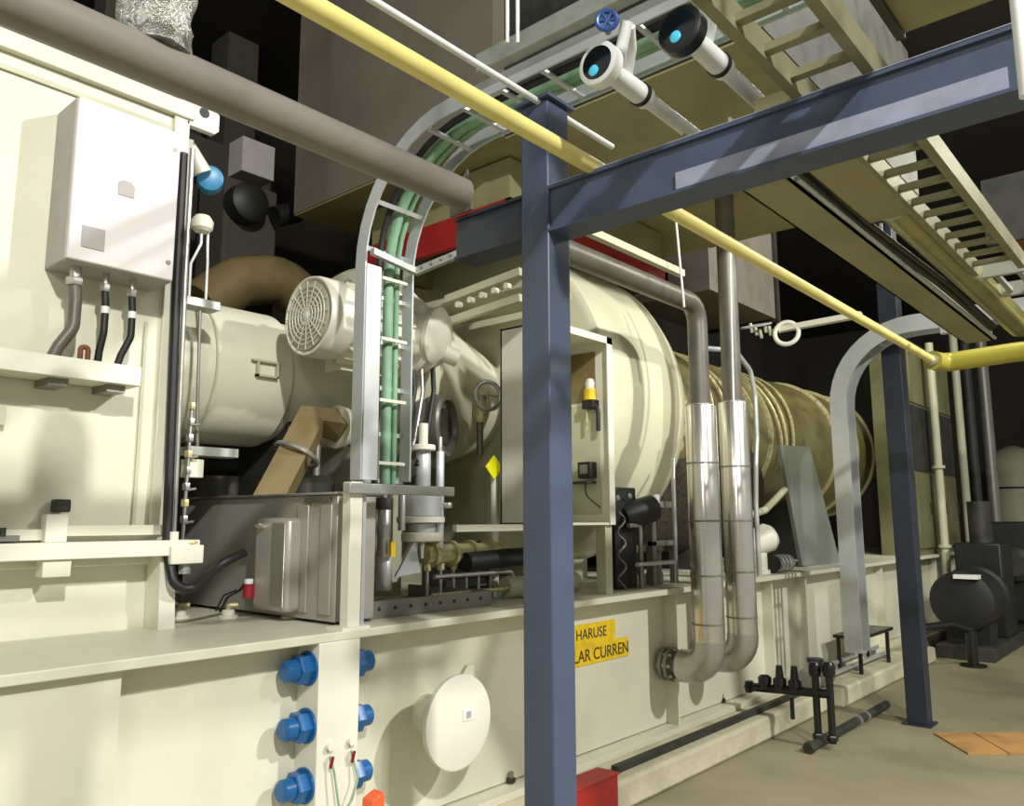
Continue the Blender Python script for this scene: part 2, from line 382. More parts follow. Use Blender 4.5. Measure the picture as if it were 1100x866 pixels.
# cross channels holding the ladder
t = thing('ladder_stand', 'cream post with galvanised cross channel standing on the skid edge', 'support', (2.98, 3.88, 1.08))
MB().box(2.96, 3.05, 3.84, 3.92, 1.08, 1.93).build('post', 'creamw', t, .006)
MB().box(2.92, 3.78, 3.80, 3.86, 1.86, 1.92).build('cross_channel', 'galv', t, .004)
MB().box(2.9, 3.1, 3.81, 3.96, 1.08, 1.095).build('foot_plate', 'creamw', t)
MB().box(3.075, 3.1, 3.87, 3.93, 1.08, 1.9).build('conduit_strut', 'galvl', t)
t = thing('strut_bracket', 'grey slotted strut bracket clamped across the tall ladder top', 'bracket', (3.2, 3.8, 3.45))
q1, q2, q3 = P(400, 270, Y=3.88), P(447, 292, Y=3.88), P(505, 268, X=3.63)
MB().sweep([q1, q2], .04, .04, (0,0,1)).build('strut_arm', 'galv', t); MB().sweep([q2, q3], .05, .04, (0,0,1)).build('strut_arm', 'galv', t)
for k in range(5):
    q = q2.lerp(q3, .15+k*.18); MB().cyl(q+V((-.03,0,0)), q+V((.03,0,.0)), .01, seg=6).build('strut_bolt', 'steeld', t)

# ================================================================== LEFT ENCLOSURE
EY = 4.8
cx = 2.31
t = thing('machine_enclosure', 'large cream steel enclosure filling the left side of the view', 'enclosure', (.2, 6, 1.08))
MB().box(-3, cx, EY, 8, 1.45, 4.36).build('enclosure_body', 'cream', t, .01)
MB().box(-3, cx-.02, EY+.06, 8, 1.08, 1.45).build('enclosure_base', 'cream', t)
MB().box(-3, cx+.02, EY-.05, EY, 4.27, 4.38).build('top_rim', 'cream', t, .008)
MB().box(-3, cx-.12, EY-.02, EY, 4.16, 4.19).build('rim_groove', 'creamd', t)
b = MB(); lug = [(cx-.02, 4.24), (cx+.17, 4.24), (cx+.2, 4.27), (cx+.2, 4.38), (cx+.17, 4.41), (cx+.02, 4.46), (cx-.08, 4.46)]
b.prism([(x, EY-.03, z) for x, z in lug], (0, .05, 0)); lg = b.build('lifting_lug', 'creamw', t, .006)
MB().lathe((cx+.09, EY-.034, 4.36), (0,1,0), [(0,.035), (.003,.035)], 20).build('lug_hole', 'black', lg)
MB().box(cx-.10, cx, EY-.03, EY, 1.62, 4.27).build('corner_strip', 'cream', t, .006)
MB().box(cx-.2, cx-.18, EY-.015, EY, 1.62, 2.9).build('panel_seam', 'creamd', t)
# lower shelf
MB().box(-3, cx+.14, EY-.18, EY-.02, 1.5, 1.59).build('sill_beam', 'creamw', t, .006)
MB().box(-3, 1.62, EY-.06, EY, 1.6, 1.66).build('door_sill', 'cream', t, .004); MB().box(1.72, cx-.02, EY-.06, EY, 1.62, 1.68).build('door_sill', 'cream', t, .004)
MB().box(1.62, 1.73, EY-.1, EY-.02, 1.59, 1.74).build('latch_block', 'creamw', t, .004)
MB().box(1.66, 1.74, EY-.1, EY-.02, 1.75, 1.82).build('latch_knob', 'dark', t, .01)
MB().box(1.60, 1.74, EY-.16, EY-.06, 1.41, 1.5).build('sill_foot', 'cream', t, .004)
MB().prism([(cx-.07, EY-.12, 1.5), (cx+.02, EY-.12, 1.5), (cx+.04, EY-.12, 1.08), (cx-.06, EY-.12, 1.08)], (0, .17, 0)).build('corner_leg', 'creamw', t)
MB().box(-3, 1.4, EY-.05, EY, 2.2, 2.3).build('side_bracket', 'creamd', t, .004)
MB().box(-.5, 1.5, EY-.1, EY, 1.6, 1.63).build('hinge_rail', 'steeld', t)
for x in (1.25, 1.35, 1.42): MB().cyl((x, EY-.1, 1.63), (x, EY-.1, 1.67), .015, seg=8).build('hinge_bolt', 'dark', t)
# cable duct on the enclosure
t = thing('cable_trough', 'cream horizontal cable trough fixed to the enclosure under the control box', 'cable tray', (1, 4.6, 2.46))
b = MB(); b.box(-2, 2.0, 4.55, 4.78, 2.46, 2.475); b.build('trough_floor', 'cream', t)
MB().box(-2, 2.0, 4.54, 4.555, 2.46, 2.57).build('trough_side', 'creamw', t, .003); MB().box(-2, 2.0, 4.77, 4.785, 2.46, 2.55).build('trough_side', 'cream', t)
for x in (1.6, 1.9): MB().box(x-.06, x+.04, 4.6, 4.8, 2.42, 2.46).build('bracket', 'steeld', t)
# control box
t = thing('control_box', 'light grey steel control box with two grey labels on the enclosure', 'control box', (1.83, 4.65, 3.09))
MB().box(1.54, 2.13, 4.52, 4.8, 3.09, 4.02).build('box_body', 'greyd', t, .008)
dd = MB().box(1.545, 2.125, 4.49, 4.52, 3.095, 4.015).build('box_door', 'grey', t, .008)
c = P(136, 203, Y=4.49); MB().prism([(c.x-.045,4.484,c.z-.045),(c.x+.045,4.484,c.z-.045),(c.x+.045,4.484,c.z+.02),(c.x+.02,4.484,c.z+.045),(c.x-.02,4.484,c.z+.045),(c.x-.045,4.484,c.z+.03)], (0,.008,0)).build('label_plate', 'greyd', dd)
c = P(100, 256, Y=4.49); MB().box(c.x-.06, c.x+.06, 4.484, 4.492, c.z-.06, c.z+.06).build('label_plate', 'greyd', dd)
for z in (3.2, 3.9): MB().cyl((2.09, 4.486, z), (2.09, 4.494, z), .014).build('door_latch', 'steeld', dd)
for i, (x, xe, r, m_, lb) in enumerate(((1.64,1.54,.033,'dpipe','wide grey flexible conduit curving left below the control box'), (1.80,1.80,.02,'black','middle black flexible conduit below the control box'), (1.95,1.89,.02,'black','right black flexible conduit below the control box'))):
    t = thing('flexible_conduit', lb, 'conduit', (x, 4.62, 2.5), 'flexible conduits under the control box')
    pts = [(x,4.62,3.0),(x+.01,4.62,2.9),(x+.01,4.62,2.75),((x+xe)/2,4.64,2.64),(xe,4.66,2.5)]
    MB().tube(pts, r, 12, .1).build('hose', m_, t)
    MB().cyl((x,4.62,3.0), (x,4.62,3.09), r*.9).build('threaded_nipple', 'steelb', t)
    MB().hexa((x,4.62,2.985), (x,4.62,3.03), r*1.45).build('gland_nut', 'steelb', t)
    if i: MB().cyl((x+.01,4.62,2.86), (x+.01,4.62,2.90), r*1.12).build('white_marker', 'white', t)
t = thing('stub_pipe', 'short copper coloured stub pipe rising from the cable trough', 'pipe', (1.72, 4.66, 2.475))
MB().tube([(1.71,4.66,2.475),(1.71,4.66,2.66),(1.75,4.66,2.66),(1.75,4.66,2.475)], .014, 10, .02).build('bent_tube', 'rust', t)
# vertical cables by the corner
a = [P(197, 165, Y=4.72), P(190, 300, Y=4.72), P(184, 450, Y=4.72), P(179, 590, Y=4.68), P(187, 630, Y=4.6), P(207, 634, Y=4.6), P(240, 604, Y=4.45), P(262, 594, Y=4.5)]
tag(MB().tube(a, .028, 12, .1).build('cable', 'black'), 'thick black cable down the enclosure corner looping to the stainless box', 'cable')
tag(MB().tube([P(207, 160, Y=4.78), P(199, 300, Y=4.78), P(192, 450, Y=4.78), P(186, 585, Y=4.78)], .016, 10).build('steel_conduit', 'steelb'), 'slim steel conduit beside the thick black cable on the enclosure corner', 'conduit')
tag(MB().sweep([P(203, 150, Y=4.85), P(194, 350, Y=4.85), P(181, 600, Y=4.85)], .05, .03, (1,0,0)).build('back_channel', 'steeld'), 'narrow dull channel behind the cables at the enclosure corner', 'channel')
# transmitter
c = P(221, 196, Y=5.05)
t = thing('pressure_transmitter', 'blue capped transmitter with white neck beside the control box', 'instrument', P(215, 320, Y=5.05))
MB().lathe(c+V((-.02,-.1,0)), (.5,1,.1), [(0,.06),(.01,.085),(.1,.09),(.15,.08)], 24).build('blue_housing', 'bluecap', t)
MB().cyl(P(204, 154, Y=4.95), P(218, 186, Y=4.95), .03, .06).build('neck', 'creamw', t)
MB().lathe(P(217, 246, Y=5.05), (0,0,1), [(-.02,.05),(0,.07),(.05,.075),(.09,.05)], 20).build('manifold_body', 'creamw', t)
for x0_, x1_ in ((224, 223), (217, 205)):
    MB().tube([P(x0_, 240, Y=5.05), P(x0_-1, 262, Y=5.05), P(x1_, 283, Y=5.05), P(x1_-2, 322, Y=5.05)], .009, 8, .04).build('impulse_tube', 'white', t)
p = P(215, 328, Y=5.05)
tag(MB().box(p.x-.14, p.x+.11, 4.98, 5.12, p.z-.03, p.z+.03).build('angle_bracket', 'galv', bevel=.004), 'grey angle bracket on the left end of the cream casing', 'bracket')
tag(MB().tube([P(215, 334, Y=5.02), P(212, 440, Y=5.02), P(212, 482, Y=5.02)], .011, 8).build('impulse_tube', 'steeld'), 'thin grey tube in front of the cream casing', 'tube')
t = thing('tube_manifold', 'knobbly run of small tube fittings beside the enclosure corner', 'tube fittings', P(203, 580, Y=4.95))
a, b_ = P(206, 440, Y=4.95), P(196, 580, Y=4.95)
MB().cyl(b_, a, .012, seg=10).build('riser', 'steelb', t)
for k in range(8):
    q = a.lerp(b_, k/8); MB().hexa(q, q+V((0,0,.045)), .026).build('fitting', 'brass' if k % 3 == 0 else 'steelb', t)
    if k % 2: MB().cyl(q, q+V((.06,-.01,.01)), .009, seg=8).build('stub', 'steeld', t)
c = P(190, 606, Y=4.55)
t = thing('junction_box', 'small cream junction box with a ring cap left of the stainless box', 'junction box', c)
x0_ = P(184, 595, Y=4.6).x; x1_ = P(219, 595, Y=4.6).x; z0_ = P(200, 606, Y=4.6).z; z1_ = P(200, 586, Y=4.6).z
MB().box(x0_, x1_, 4.6, 4.74, z0_, z1_).build('box_body', 'creamw', t, .006)
MB().torus(((x0_+x1_)/2+.04, 4.67, z1_+.015), (0,0,1), .045, .014).build('ring_cap', 'brass', t)
MB().cyl(((x0_+x1_)/2-.06, 4.67, z1_), ((x0_+x1_)/2-.06, 4.67, z1_+.08), .03).build('plug', 'creamw', t)
MB().cyl(((x0_+x1_)/2+.02, 4.67, z0_-.06), ((x0_+x1_)/2+.02, 4.67, z0_), .035).build('drain_gland', 'galv', t)

# ================================================================== STAINLESS BOX
t = thing('stainless_cabinet', 'big brushed stainless cabinet standing low between the enclosure and the post', 'cabinet', (3.15, 4.9, 1.08))
MB().box(3.0, 3.3, 4.02, 5.9, 1.1, 1.86).build('cabinet_body', 'boxgrey', t, .008)
MB().box(2.97, 3.33, 4.0, 5.93, 1.86, 1.875).build('cabinet_top', 'steelb', t, .004)
for y0_, y1_ in ((4.06, 4.17), (4.3, 4.42)): MB().box(2.985, 3.0, y0_, y1_, 1.14, 1.80).build('door_panel', 'boxgrey', t, .004)
bx = MB().box(2.88, 3.0, 4.36, 4.74, 1.14, 1.72).build('front_box', 'boxgrey', t, .03)
MB().box(2.872, 2.88, 4.38, 4.52, 1.17, 1.69).build('lid_panel', 'steelb', bx, .01)
MB().tube([(2.88,4.62,1.66),(2.84,4.62,1.68),(2.84,4.68,1.68),(2.88,4.68,1.66)], .01, 8).build('handle', 'steel', bx)
MB().box(2.98, 3.0, 4.08, 4.34, 1.815, 1.845).build('name_strip', 'dpipe', t)
for y_ in (4.36, 4.9, 5.5): MB().box(3.04, 3.28, y_, y_+.06, 1.08, 1.1).build('foot', 'dark', t)
c = P(270, 632, X=2.87)
tk = thing('indicator_lamp', 'small dark red indicator with a white cap on the stainless cabinet', 'indicator', c)
MB().cyl(c+V((-.02,0,-.06)), c+V((-.02,0,.03)), .035).build('red_body', 'redd', tk); MB().cyl(c+V((-.02,0,.03)), c+V((-.02,0,.06)), .028).build('white_cap', 'white', tk)
tag(MB().tube([P(234, 662, X=2.95), P(244, 642, X=2.93), P(258, 634, X=2.9), P(262, 628, X=2.9)], .008, 8, .05).build('cable', 'black'), 'thin black cable looping beside the red indicator', 'cable')
tag(MB().tube([P(228, 664, X=2.97), P(240, 640, X=2.94), P(254, 634, X=2.93)], .006, 8, .05).build('cable', 'black'), 'thinner black lead at the foot of the stainless cabinet', 'cable')
# small white fittings on deck edge
for px, lb in ((193, 'cream drain fitting on the deck below the enclosure corner'), (245, 'pale round fitting on the deck in front of the stainless cabinet'), (312, 'pale fitting on the deck at the foot of the cream post')):
    p = P(px, 664, Z=1.08); t = thing('drain_fitting', lb, 'fitting', p)
    MB().lathe(p, (0,0,1), [(0,.06),(.015,.06),(.02,.04),(.05,.04),(.055,.025)], 20).build('flange', 'creamw', t)
    MB().tube([p+V((0,0,.05)), p+V((0,0,.08)), p+V((.05,-.03,.08))], .016, 10, .02).build('spout', 'brass', t)

# ================================================================== MITRED DUCT ELBOW
t = thing('exhaust_elbow', 'olive brown mitred duct rising behind the stainless cabinet with a clamp ring', 'duct', (3.2, 5.1, 1.2))
a, b_, c = P(288, 545, Y=5.1), P(336, 456, Y=5.1), P(372, 456, Y=5.1)
c = V((c.x+.05, c.y, b_.z+.0))
bb = MB(); bb.tube([a, b_ + V((-.01,0,.02)), c], .15, 4); bb.build('duct_run', 'brown', t)
d_ = (b_-a).normalized(); q = a.lerp(b_, .62)
MB().torus(q, d_, .16, .02, 32).build('clamp_ring', 'steelb', t)
MB().lathe(c+V((-.14,0,0)), (1,0,0), [(0,.17),(.03,.16),(.06,.16),(.07,.13),(.3,.13)], 28).build('flange', 'cream', t)
t = thing('small_blower', 'dark pump with silver neck behind the stainless cabinet', 'pump', (3.6, 5.2, 1.9))
p = P(330, 520, Y=5.3); MB().lathe(p+V((0,0,-.3)), (0,0,1), [(0,.22),(.3,.22),(.36,.16)], 24).build('pump_body', 'dark', t)
MB().cyl(p+V((0,-.1,.05)), p+V((0,-.1,.3)), .035).build('neck', 'steelb', t)
p = P(235, 505, X=3.65)
t = thing('oil_pump', 'dark motor with a grey barrel under the left cream casing', 'pump', p+V((0,0,-.5)))
MB().cyl(p+V((-.3,0,.05)), p+V((.3,0,.05)), .14, seg=24).build('motor_barrel', 'dark', t)
MB().lathe(p+V((0,0,-.55)), (0,0,1), [(0,.2),(.4,.2),(.46,.24),(.49,.24)], 24).build('pump_barrel', 'steeld', t)
p = P(208, 505, Y=5.0); tag(MB().box(p.x-.06, p.x+.06, 4.98, 5.06, p.z-.05, p.z+.07).build('terminal_box', 'creamw', bevel=.006), 'small pale terminal box beside the dark pump motor', 'box')
p = P(228, 486, Y=5.0); tag(MB().box(p.x-.17, p.x+.17, 4.96, 5.1, p.z-.03, p.z+.03).build('angle_bracket', 'galv', bevel=.004), 'pale angle bracket under the left cream casing', 'bracket')

# ================================================================== TURBINE TRAIN
AY, AZ = 5.85, 2.92
def rev(name, m, parent, prof, seg=64, cap=True): return MB().lathe((0, AY, AZ), (1,0,0), prof, seg, cap).build(name, m, parent)
t = thing('gearbox_casing', 'horizontal cream cylindrical casing between the enclosure and the motor', 'casing', (3.3, AY, 1.08))
MB().lathe((0, 5.85, 2.84), (1,0,0), [(2.42,.53),(2.5,.545),(3.5,.545),(3.52,.5),(4.3,.5)], 64).build('casing_shell', 'cream', t)
MB().lathe((0, 5.85, 2.84), (1,0,0), [(2.86,.56),(2.875,.56)], 64).build('casing_band', 'creamd', t)
b = MB(); p = P(283, 398, Y=5.34)
b.box(p.x-.09, p.x+.09, 5.27, 5.4, p.z-.06, p.z-.045); b.box(p.x-.09, p.x-.075, 5.27, 5.4, p.z-.06, p.z+.05); b.box(p.x+.075, p.x+.09, 5.27, 5.4, p.z-.06, p.z+.05); b.box(p.x-.13, p.x+.1, 5.27, 5.4, p.z+.05, p.z+.065)
b.build('lifting_bracket', 'creamd', t)
for x in (2.6, 3.6): MB().box(x, x+.12, 5.5, 6.2, 1.08, 2.5).build('pedestal', 'dark', t)
t = thing('turbine_inlet', 'cream cone shaped inlet casing behind the tall cable ladder', 'casing', (5, AY, 1.08))
rev('inlet_cone', 'cream', t, [(4.35,.85),(4.36,1.04),(4.6,1.04),(4.62,.99),(6.06,.5)])
rev('inlet_flange', 'creamd', t, [(4.4,1.03),(4.41,1.08),(4.5,1.08),(4.51,1.03)])
q = P(476, 458, Y=4.78)
MB().lathe(q, (.5,-1,0), [(-.3,.27),(.03,.27),(.05,.25),(.05,.22),(.0,.21),(-.02,.05)], 32).build('port_ring', 'dpipe', t)
MB().lathe(q+V((0.0,0.0,0)), (.5,-1,0), [(-.05,.15),(.02,.15)], 32).build('port_bore', 'dark', t)
for x in (4.45, 5.6): MB().box(x, x+.1, 5.2, 6.5, 1.08, 2.2).build('pedestal', 'creamd', t)
t = thing('turbine_drum', 'huge cream domed drum casing behind the open cabinet', 'casing', (6.8, AY, 1.08))
rev('drum_shell', 'creamg', t, [(6.05,.45),(6.05,1.66),(6.08,1.72),(7.1,1.74),(7.45,1.71),(7.7,1.62),(7.84,1.45),(7.92,1.2),(7.94,.9)], 96)
MB().box(6.3, 7.2, 5.2, 6.5, 1.08, 1.4).build('saddle', 'creamd', t)
t = thing('gas_turbine', 'long olive insulated gas turbine body running away to the right', 'turbine', (11, AY, 1.08))
rev('turbine_case', 'turb', t, [(7.945,.8),(8.2,.95),(9.0,1.08),(12.2,1.08),(13,1.15),(15.6,1.15),(16.4,1.0),(16.6,.6)], 72)
for x, r in ((8.6,1.05),(10.6,1.1),(11.1,1.1),(13.6,1.17),(14.6,1.17),(15.5,1.17)):
    rev('clamp_ring', 'brass', t, [(x,r-.02),(x+.01,r+.03),(x+.06,r+.03),(x+.07,r-.02)], 72)
for k, x in enumerate((9.3, 9.6, 9.9, 11.4, 11.7, 12.0)):
    pts = [(x+.12*math.sin(a*2+k), AY-math.cos(a)*1.13, AZ+math.sin(a)*1.13) for a in [i*.1-.35 for i in range(18)]]
    MB().tube(pts, .025, 8).build('fuel_tube', 'brass', t)
for k in range(9):
    a_ = -.3+k*.16; x = 8.45+.05*(k % 2)
    q = V((x, AY-math.cos(a_)*1.1, AZ+math.sin(a_)*1.1)); MB().lathe(q, (0,-math.cos(a_),math.sin(a_)), [(-.05,.05),(.05,.05),(.06,.07),(.09,.07)], 12).build('fuel_injector', 'brass', t)
MB().lathe((7.97, 5.2, 1.8), (1,.12,.16), [(0,.3),(.1,.4),(.8,.62),(1.8,.85),(2.6,.85),(2.9,.6)], 40).build('braided_scroll', 'braid', t)
MB().tube([P(800, 556, Y=4.25), P(822, 548, Y=4.25), P(845, 524, Y=4.25), P(852, 505, Y=4.25)], .045, 10, .2).build('scroll_clamp', 'creamd', t)
for x in (9.2, 12.6): MB().box(x, x+.3, 5.0, 6.7, 1.08, 2.0).build('pedestal', 'dark', t)
pts = [P(*q, Y=4.2) for q in ((838, 478), (870, 480), (903, 606), (862, 608))]
tag(MB().prism(pts, (0, .05, 0)).build('slanted_plate', 'plategrey'), 'flat grey slanted support leg under the gas turbine', 'support')
# ================================================================== MOTOR
t = thing('electric_motor', 'cream electric motor with a round fan grille above the casing', 'motor', (3.7, 4.95, 2.9))
mc = V((3.24, 4.75, 3.15)); r = .285
MB().lathe(mc, (1,0,0), [(.02,r*.9),(0,r*.96),(.0,r),(.04,r*1.03),(.2,r*1.03),(.21,r*.97),(.8,r*.97),(.82,r*.9)], 48).build('motor_shell', 'creamw', t)
fc = MB().lathe(mc, (1,0,0), [(.0,r*.86),(.006,r*.86)], 48).build('fan_recess', 'creamd', t)
b = MB()
for k in range(1, 7): b.torus(mc+V((-.012,0,0)), (1,0,0), r*.86*k/7, .0045, 32, 6)
for k in range(16):
    a_ = k*math.pi/8; b.cyl(mc+V((-.012, math.cos(a_)*.04, math.sin(a_)*.04)), mc+V((-.012, math.cos(a_)*r*.88, math.sin(a_)*r*.88)), .004, seg=6)
b.build('fan_grille', 'creamw', fc)
MB().lathe(mc+V((-.02,0,0)), (1,0,0), [(0,.02),(.01,.035),(.02,.035)], 16).build('grille_hub', 'white', fc)
b = MB()
for k in range(20):
    a_ = k*math.pi/10; d = V((0, math.cos(a_), math.sin(a_))); b.prism([mc+d*r*.95+V((.24,0,0)), mc+d*(r*1.07)+V((.26,0,0)), mc+d*(r*1.07)+V((.76,0,0)), mc+d*r*.95+V((.78,0,0))], d.cross(V((1,0,0)))*.008)
b.build('cooling_fins', 'creamw', t)
MB().torus(mc+V((.35,0,.31)), (0,1,0), .03, .01).build('eye_bolt', 'steelb', t)
MB().lathe(mc+V((.82,0,0)), (1,0,0), [(0,.27),(.04,.33),(.1,.33),(.12,.3),(.25,.29),(.42,.2),(.46,.05)], 40).build('end_bell', 'creamw', t)
MB().lathe(mc+V((.95,-.14,.02)), (.45,-1,-.25), [(0,.2),(.1,.2),(.12,.225),(.15,.225),(.2,.17),(.23,.05)], 32).build('terminal_dome', 'creamw', t)
MB().cyl(mc+V((1.12,-.2,-.12)), mc+V((1.24,-.26,-.16)), .07).build('cable_entry', 'creamw', t)
MB().box(mc.x+.3, mc.x+.7, 4.75, 4.95, 2.8, 2.9).build('motor_foot', 'creamd', t)
# cables hanging from the motor to the valve assembly
for k, (x, lb) in enumerate(((443, 'left black hose hanging under the motor'), (452, 'middle grey hose hanging under the motor'), (464, 'right black hose hanging under the motor'))):
    tag(MB().tube([P(x, 382, Y=4.62), P(x+2, 420, Y=4.6), P(x-6, 470, Y=4.55), P(x-16, 500, Y=4.5)], .014+.006*(k != 1), 10, .1).build('hanging_hose', 'black' if k != 1 else 'steelb'), lb, 'hose')
# ================================================================== HYDRAULIC VALVE ASSEMBLY
t = thing('valve_actuator', 'silver grey vertical actuator with twin cylinders standing on a brassy manifold', 'actuator', P(455, 590, Y=4.5))
def vc(x, y0_, y1_, w, m_, nm, Y=4.5, seg=20):
    a, b_ = P(x, y0_, Y=Y), P(x, y1_, Y=Y); r = w/2/FPX*((a-EYE).dot(F)); return MB().lathe(V((a.x,Y,b_.z)), (0,0,1), [(0,r*.94),(.006,r),(a.z-b_.z-.006,r),(a.z-b_.z,r*.92)], seg).build(nm, m_, t)
vc(455, 455, 482, 10, 'creamw', 'rod_cap'); vc(455, 482, 525, 16, 'galvl', 'cylinder_barrel'); vc(473, 470, 500, 5, 'steelb', 'side_rod', 4.45); vc(473, 485, 590, 9, 'galvl', 'side_cylinder', 4.45)
vc(455, 478, 484, 26, 'creamw', 'top_clamp', 4.48); vc(452, 525, 555, 46, 'galvl', 'actuator_body'); vc(452, 555, 562, 52, 'creamw', 'flange'); vc(453, 562, 572, 30, 'galvl', 'yoke'); vc(453, 572, 582, 44, 'creamw', 'flange'); vc(453, 582, 600, 8, 'steel', 'stem'); vc(432, 530, 570, 8, 'steelb', 'tie_rod', 4.4); vc(480, 540, 546, 12, 'steelb', 'side_nut', 4.42)
t = thing('filter_housing', 'slim silver filter cylinder with a yellow tag right of the cream post', 'filter', P(413, 635, Y=4.3))
vc(413, 545, 600, 14, 'steelb', 'upper_barrel', 4.3); vc(413, 598, 634, 17, 'galvl', 'lower_barrel', 4.3); vc(413, 535, 547, 18, 'dark', 'filter_head', 4.3); vc(413, 516, 536, 7, 'steel', 'inlet_tube', 4.3)
p = P(420, 590, Y=4.22); MB().box(p.x-.015, p.x+.025, 4.2, 4.22, p.z-.05, p.z+.05).build('yellow_tag', 'sign', t)
vc(398, 530, 625, 7, 'steeld', 'drain_tube', 4.35)
t = thing('brass_manifold', 'brassy pipe manifold with flanges lying on the deck behind the near column', 'manifold', P(490, 625, Y=4.5))
a, b_ = P(455, 596, Y=4.5), P(530, 590, Y=4.5); b_.z = a.z
MB().cyl(a, b_+V((.12,0,0)), .075).build('main_pipe', 'brass', t)
for k in range(4):
    q = a.lerp(b_, .1+k*.27); MB().lathe(q+V((-.015,0,0)), (1,0,0), [(0,.1),(.03,.1)], 16).build('pipe_flange', 'brass', t)
for k in range(6):
    q = a.lerp(b_, .05+k*.18); MB().cyl(V((q.x,4.5,1.1)), V((q.x,4.5,q.z-.03)), .014, seg=8).build('drop_tube', 'steelb', t)
    MB().hexa(V((q.x,4.5,q.z-.12)), V((q.x,4.5,q.z-.06)), .03).build('fitting', 'brass', t)
MB().tube([a+V((0,-.12,-.16)), b_+V((0,-.12,-.16)), b_+V((.1,-.12,-.16)), b_+V((.1,-.12,-.32))], .018, 10, .05).build('lower_tube', 'steelb', t)
MB().tube([a+V((-.1,-.2,-.28)), b_+V((0,-.2,-.28))], .014, 10).build('lower_tube', 'brass', t)
t = thing('drip_tray', 'grey perforated steel tray edge on the deck under the manifold', 'tray', (3.9, 4.35, 1.08))
MB().box(3.2, 4.45, 4.12, 5.0, 1.085, 1.1).build('tray_floor', 'steeld', t); MB().box(3.2, 4.45, 4.1, 4.12, 1.08, 1.19).build('tray_front', 'steeld', t, .003); MB().box(4.45, 4.47, 4.1, 5.0, 1.08, 1.19).build('tray_side', 'steeld', t)
for k in range(9): MB().cyl((3.27+k*.135, 4.094, 1.14), (3.27+k*.135, 4.1, 1.14), .012, seg=10).build('tray_hole', 'dark', t)
p = P(445, 605, Y=4.35)
tag(MB().prism([P(425, 620, Y=4.45), P(452, 615, Y=4.45), P(446, 580, Y=4.45)], (0, .02, 0)).build('gusset_plate', 'galvl'), 'triangular pale gusset plate under the actuator', 'plate')
# valve handwheel + yellow marker left of the cabinet
c = P(524, 425, Y=4.6)
t = thing('hand_valve', 'silver valve handwheel just left of the open cabinet', 'valve', c)
MB().torus(c, (-.4,-1,0), .12, .02).build('wheel_rim', 'steelb', t); MB().cyl(c, c+V((.04,.12,0)), .02).build('valve_stem', 'steelb', t)
b = MB(); b.cyl(c+V((-.11,.04,0)), c+V((.11,-.04,0)), .008, seg=8); b.cyl(c+V((0,0,-.12)), c+V((0,0,.12)), .008, seg=8); b.build('wheel_spoke', 'steelb', t)
MB().lathe(c+V((.03,.12,-.22)), (0,0,1), [(0,.05),(.06,.07),(.2,.07),(.26,.04)], 20).build('valve_body', 'brass', t)
MB().cyl(c+V((.03,.12,-.5)), c+V((.03,.12,-.22)), .03).build('valve_pipe', 'dpipe', t)
c = P(531, 502, Y=4.5)
tag(MB().cyl((c.x+.06, c.y+.05, 1.08), (c.x+.06, c.y+.05, 2.1), .035).build('pipe_post', 'creamw'), 'pale upright pipe behind the yellow diamond', 'pipe')
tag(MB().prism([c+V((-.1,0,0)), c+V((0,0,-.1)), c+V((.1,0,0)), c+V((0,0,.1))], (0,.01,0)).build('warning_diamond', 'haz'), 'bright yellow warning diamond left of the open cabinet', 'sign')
# inlet framework with bolts above (behind the column)
t = thing('pipe_gantry', 'cream bolted angle frame above the inlet cone', 'frame', P(500, 310, Y=5.2))
for (q1, q2, w) in (((480, 322), (560, 292), .07), ((484, 345), (560, 320), .07)):
    a = P(*q1, X=5.2); b_ = P(*q2, X=5.2); MB().sweep([a, b_], .06, w, (1,0,0)).build('frame_angle', 'creamd', t)
for k in range(5):
    q = P(495+k*13, 328-k*5, X=5.15); MB().cyl(q, q+V((-.05,0,0)), .03, seg=8).build('frame_bolt', 'creamw', t)
MB().box(5.25, 5.9, 4.4, 5.8, 3.75, 3.83).build('frame_plate', 'creamd', t)
# ================================================================== OPEN CABINET
t = thing('instrument_cabinet', 'cream open fronted instrument cabinet on legs behind the near column', 'cabinet', (5.3, 4.1, 1.08))
X0, X1, Y0, Y1, Z0, Z1 = 4.92, 5.84, 3.92, 4.42, 1.66, 3.3
MB().box(X0, X0+.02, Y0, Y1, Z0, Z1).build('side_panel', 'creamw', t, .004); MB().box(X1-.02, X1, Y0, Y1, Z0, Z1).build('side_panel', 'creamw', t, .004)
MB().box(X0, X1, Y1-.02, Y1, Z0, Z1).build('back_panel', 'creamd', t); MB().box(X0, X1, Y0, Y1, Z1-.02, Z1).build('top_panel', 'creamw', t); MB().box(X0, X1, Y0, Y1, Z0, Z0+.02).build('bottom_panel', 'creamw', t)
MB().box(X1-.08, X1, Y0-.01, Y0, Z0, Z1).build('front_frame', 'creamw', t); MB().box(X0, X0+.06, Y0-.01, Y0, Z0, Z1).build('front_frame', 'creamw', t); MB().box(X0, X1, Y0-.01, Y0, Z1-.06, Z1).build('front_frame', 'creamw', t)
MB().box(X1-.03, X1-.02, Y0+.16, Y1-.03, 2.75, 3.2).build('brown_panel', 'brown', t)
MB().box(X1-.03, X1-.02, Y0+.12, Y1-.03, 1.75, 2.72).build('inner_panel', 'creamd', t)
for x in (X0, X1-.1):
    MB().box(x, x+.1, 3.95, 4.05, 1.08, Z0).build('leg', 'creamd', t, .004)
MB().box(4.1, X0, 4.1, 4.14, Z0-.04, Z0+.01).build('side_rail', 'creamw', t)
c = P(634, 418, X=5.74)
g = thing('filter_regulator', 'small yellow and black regulator hanging inside the open cabinet', 'regulator', c+V((0,0,-.3)))
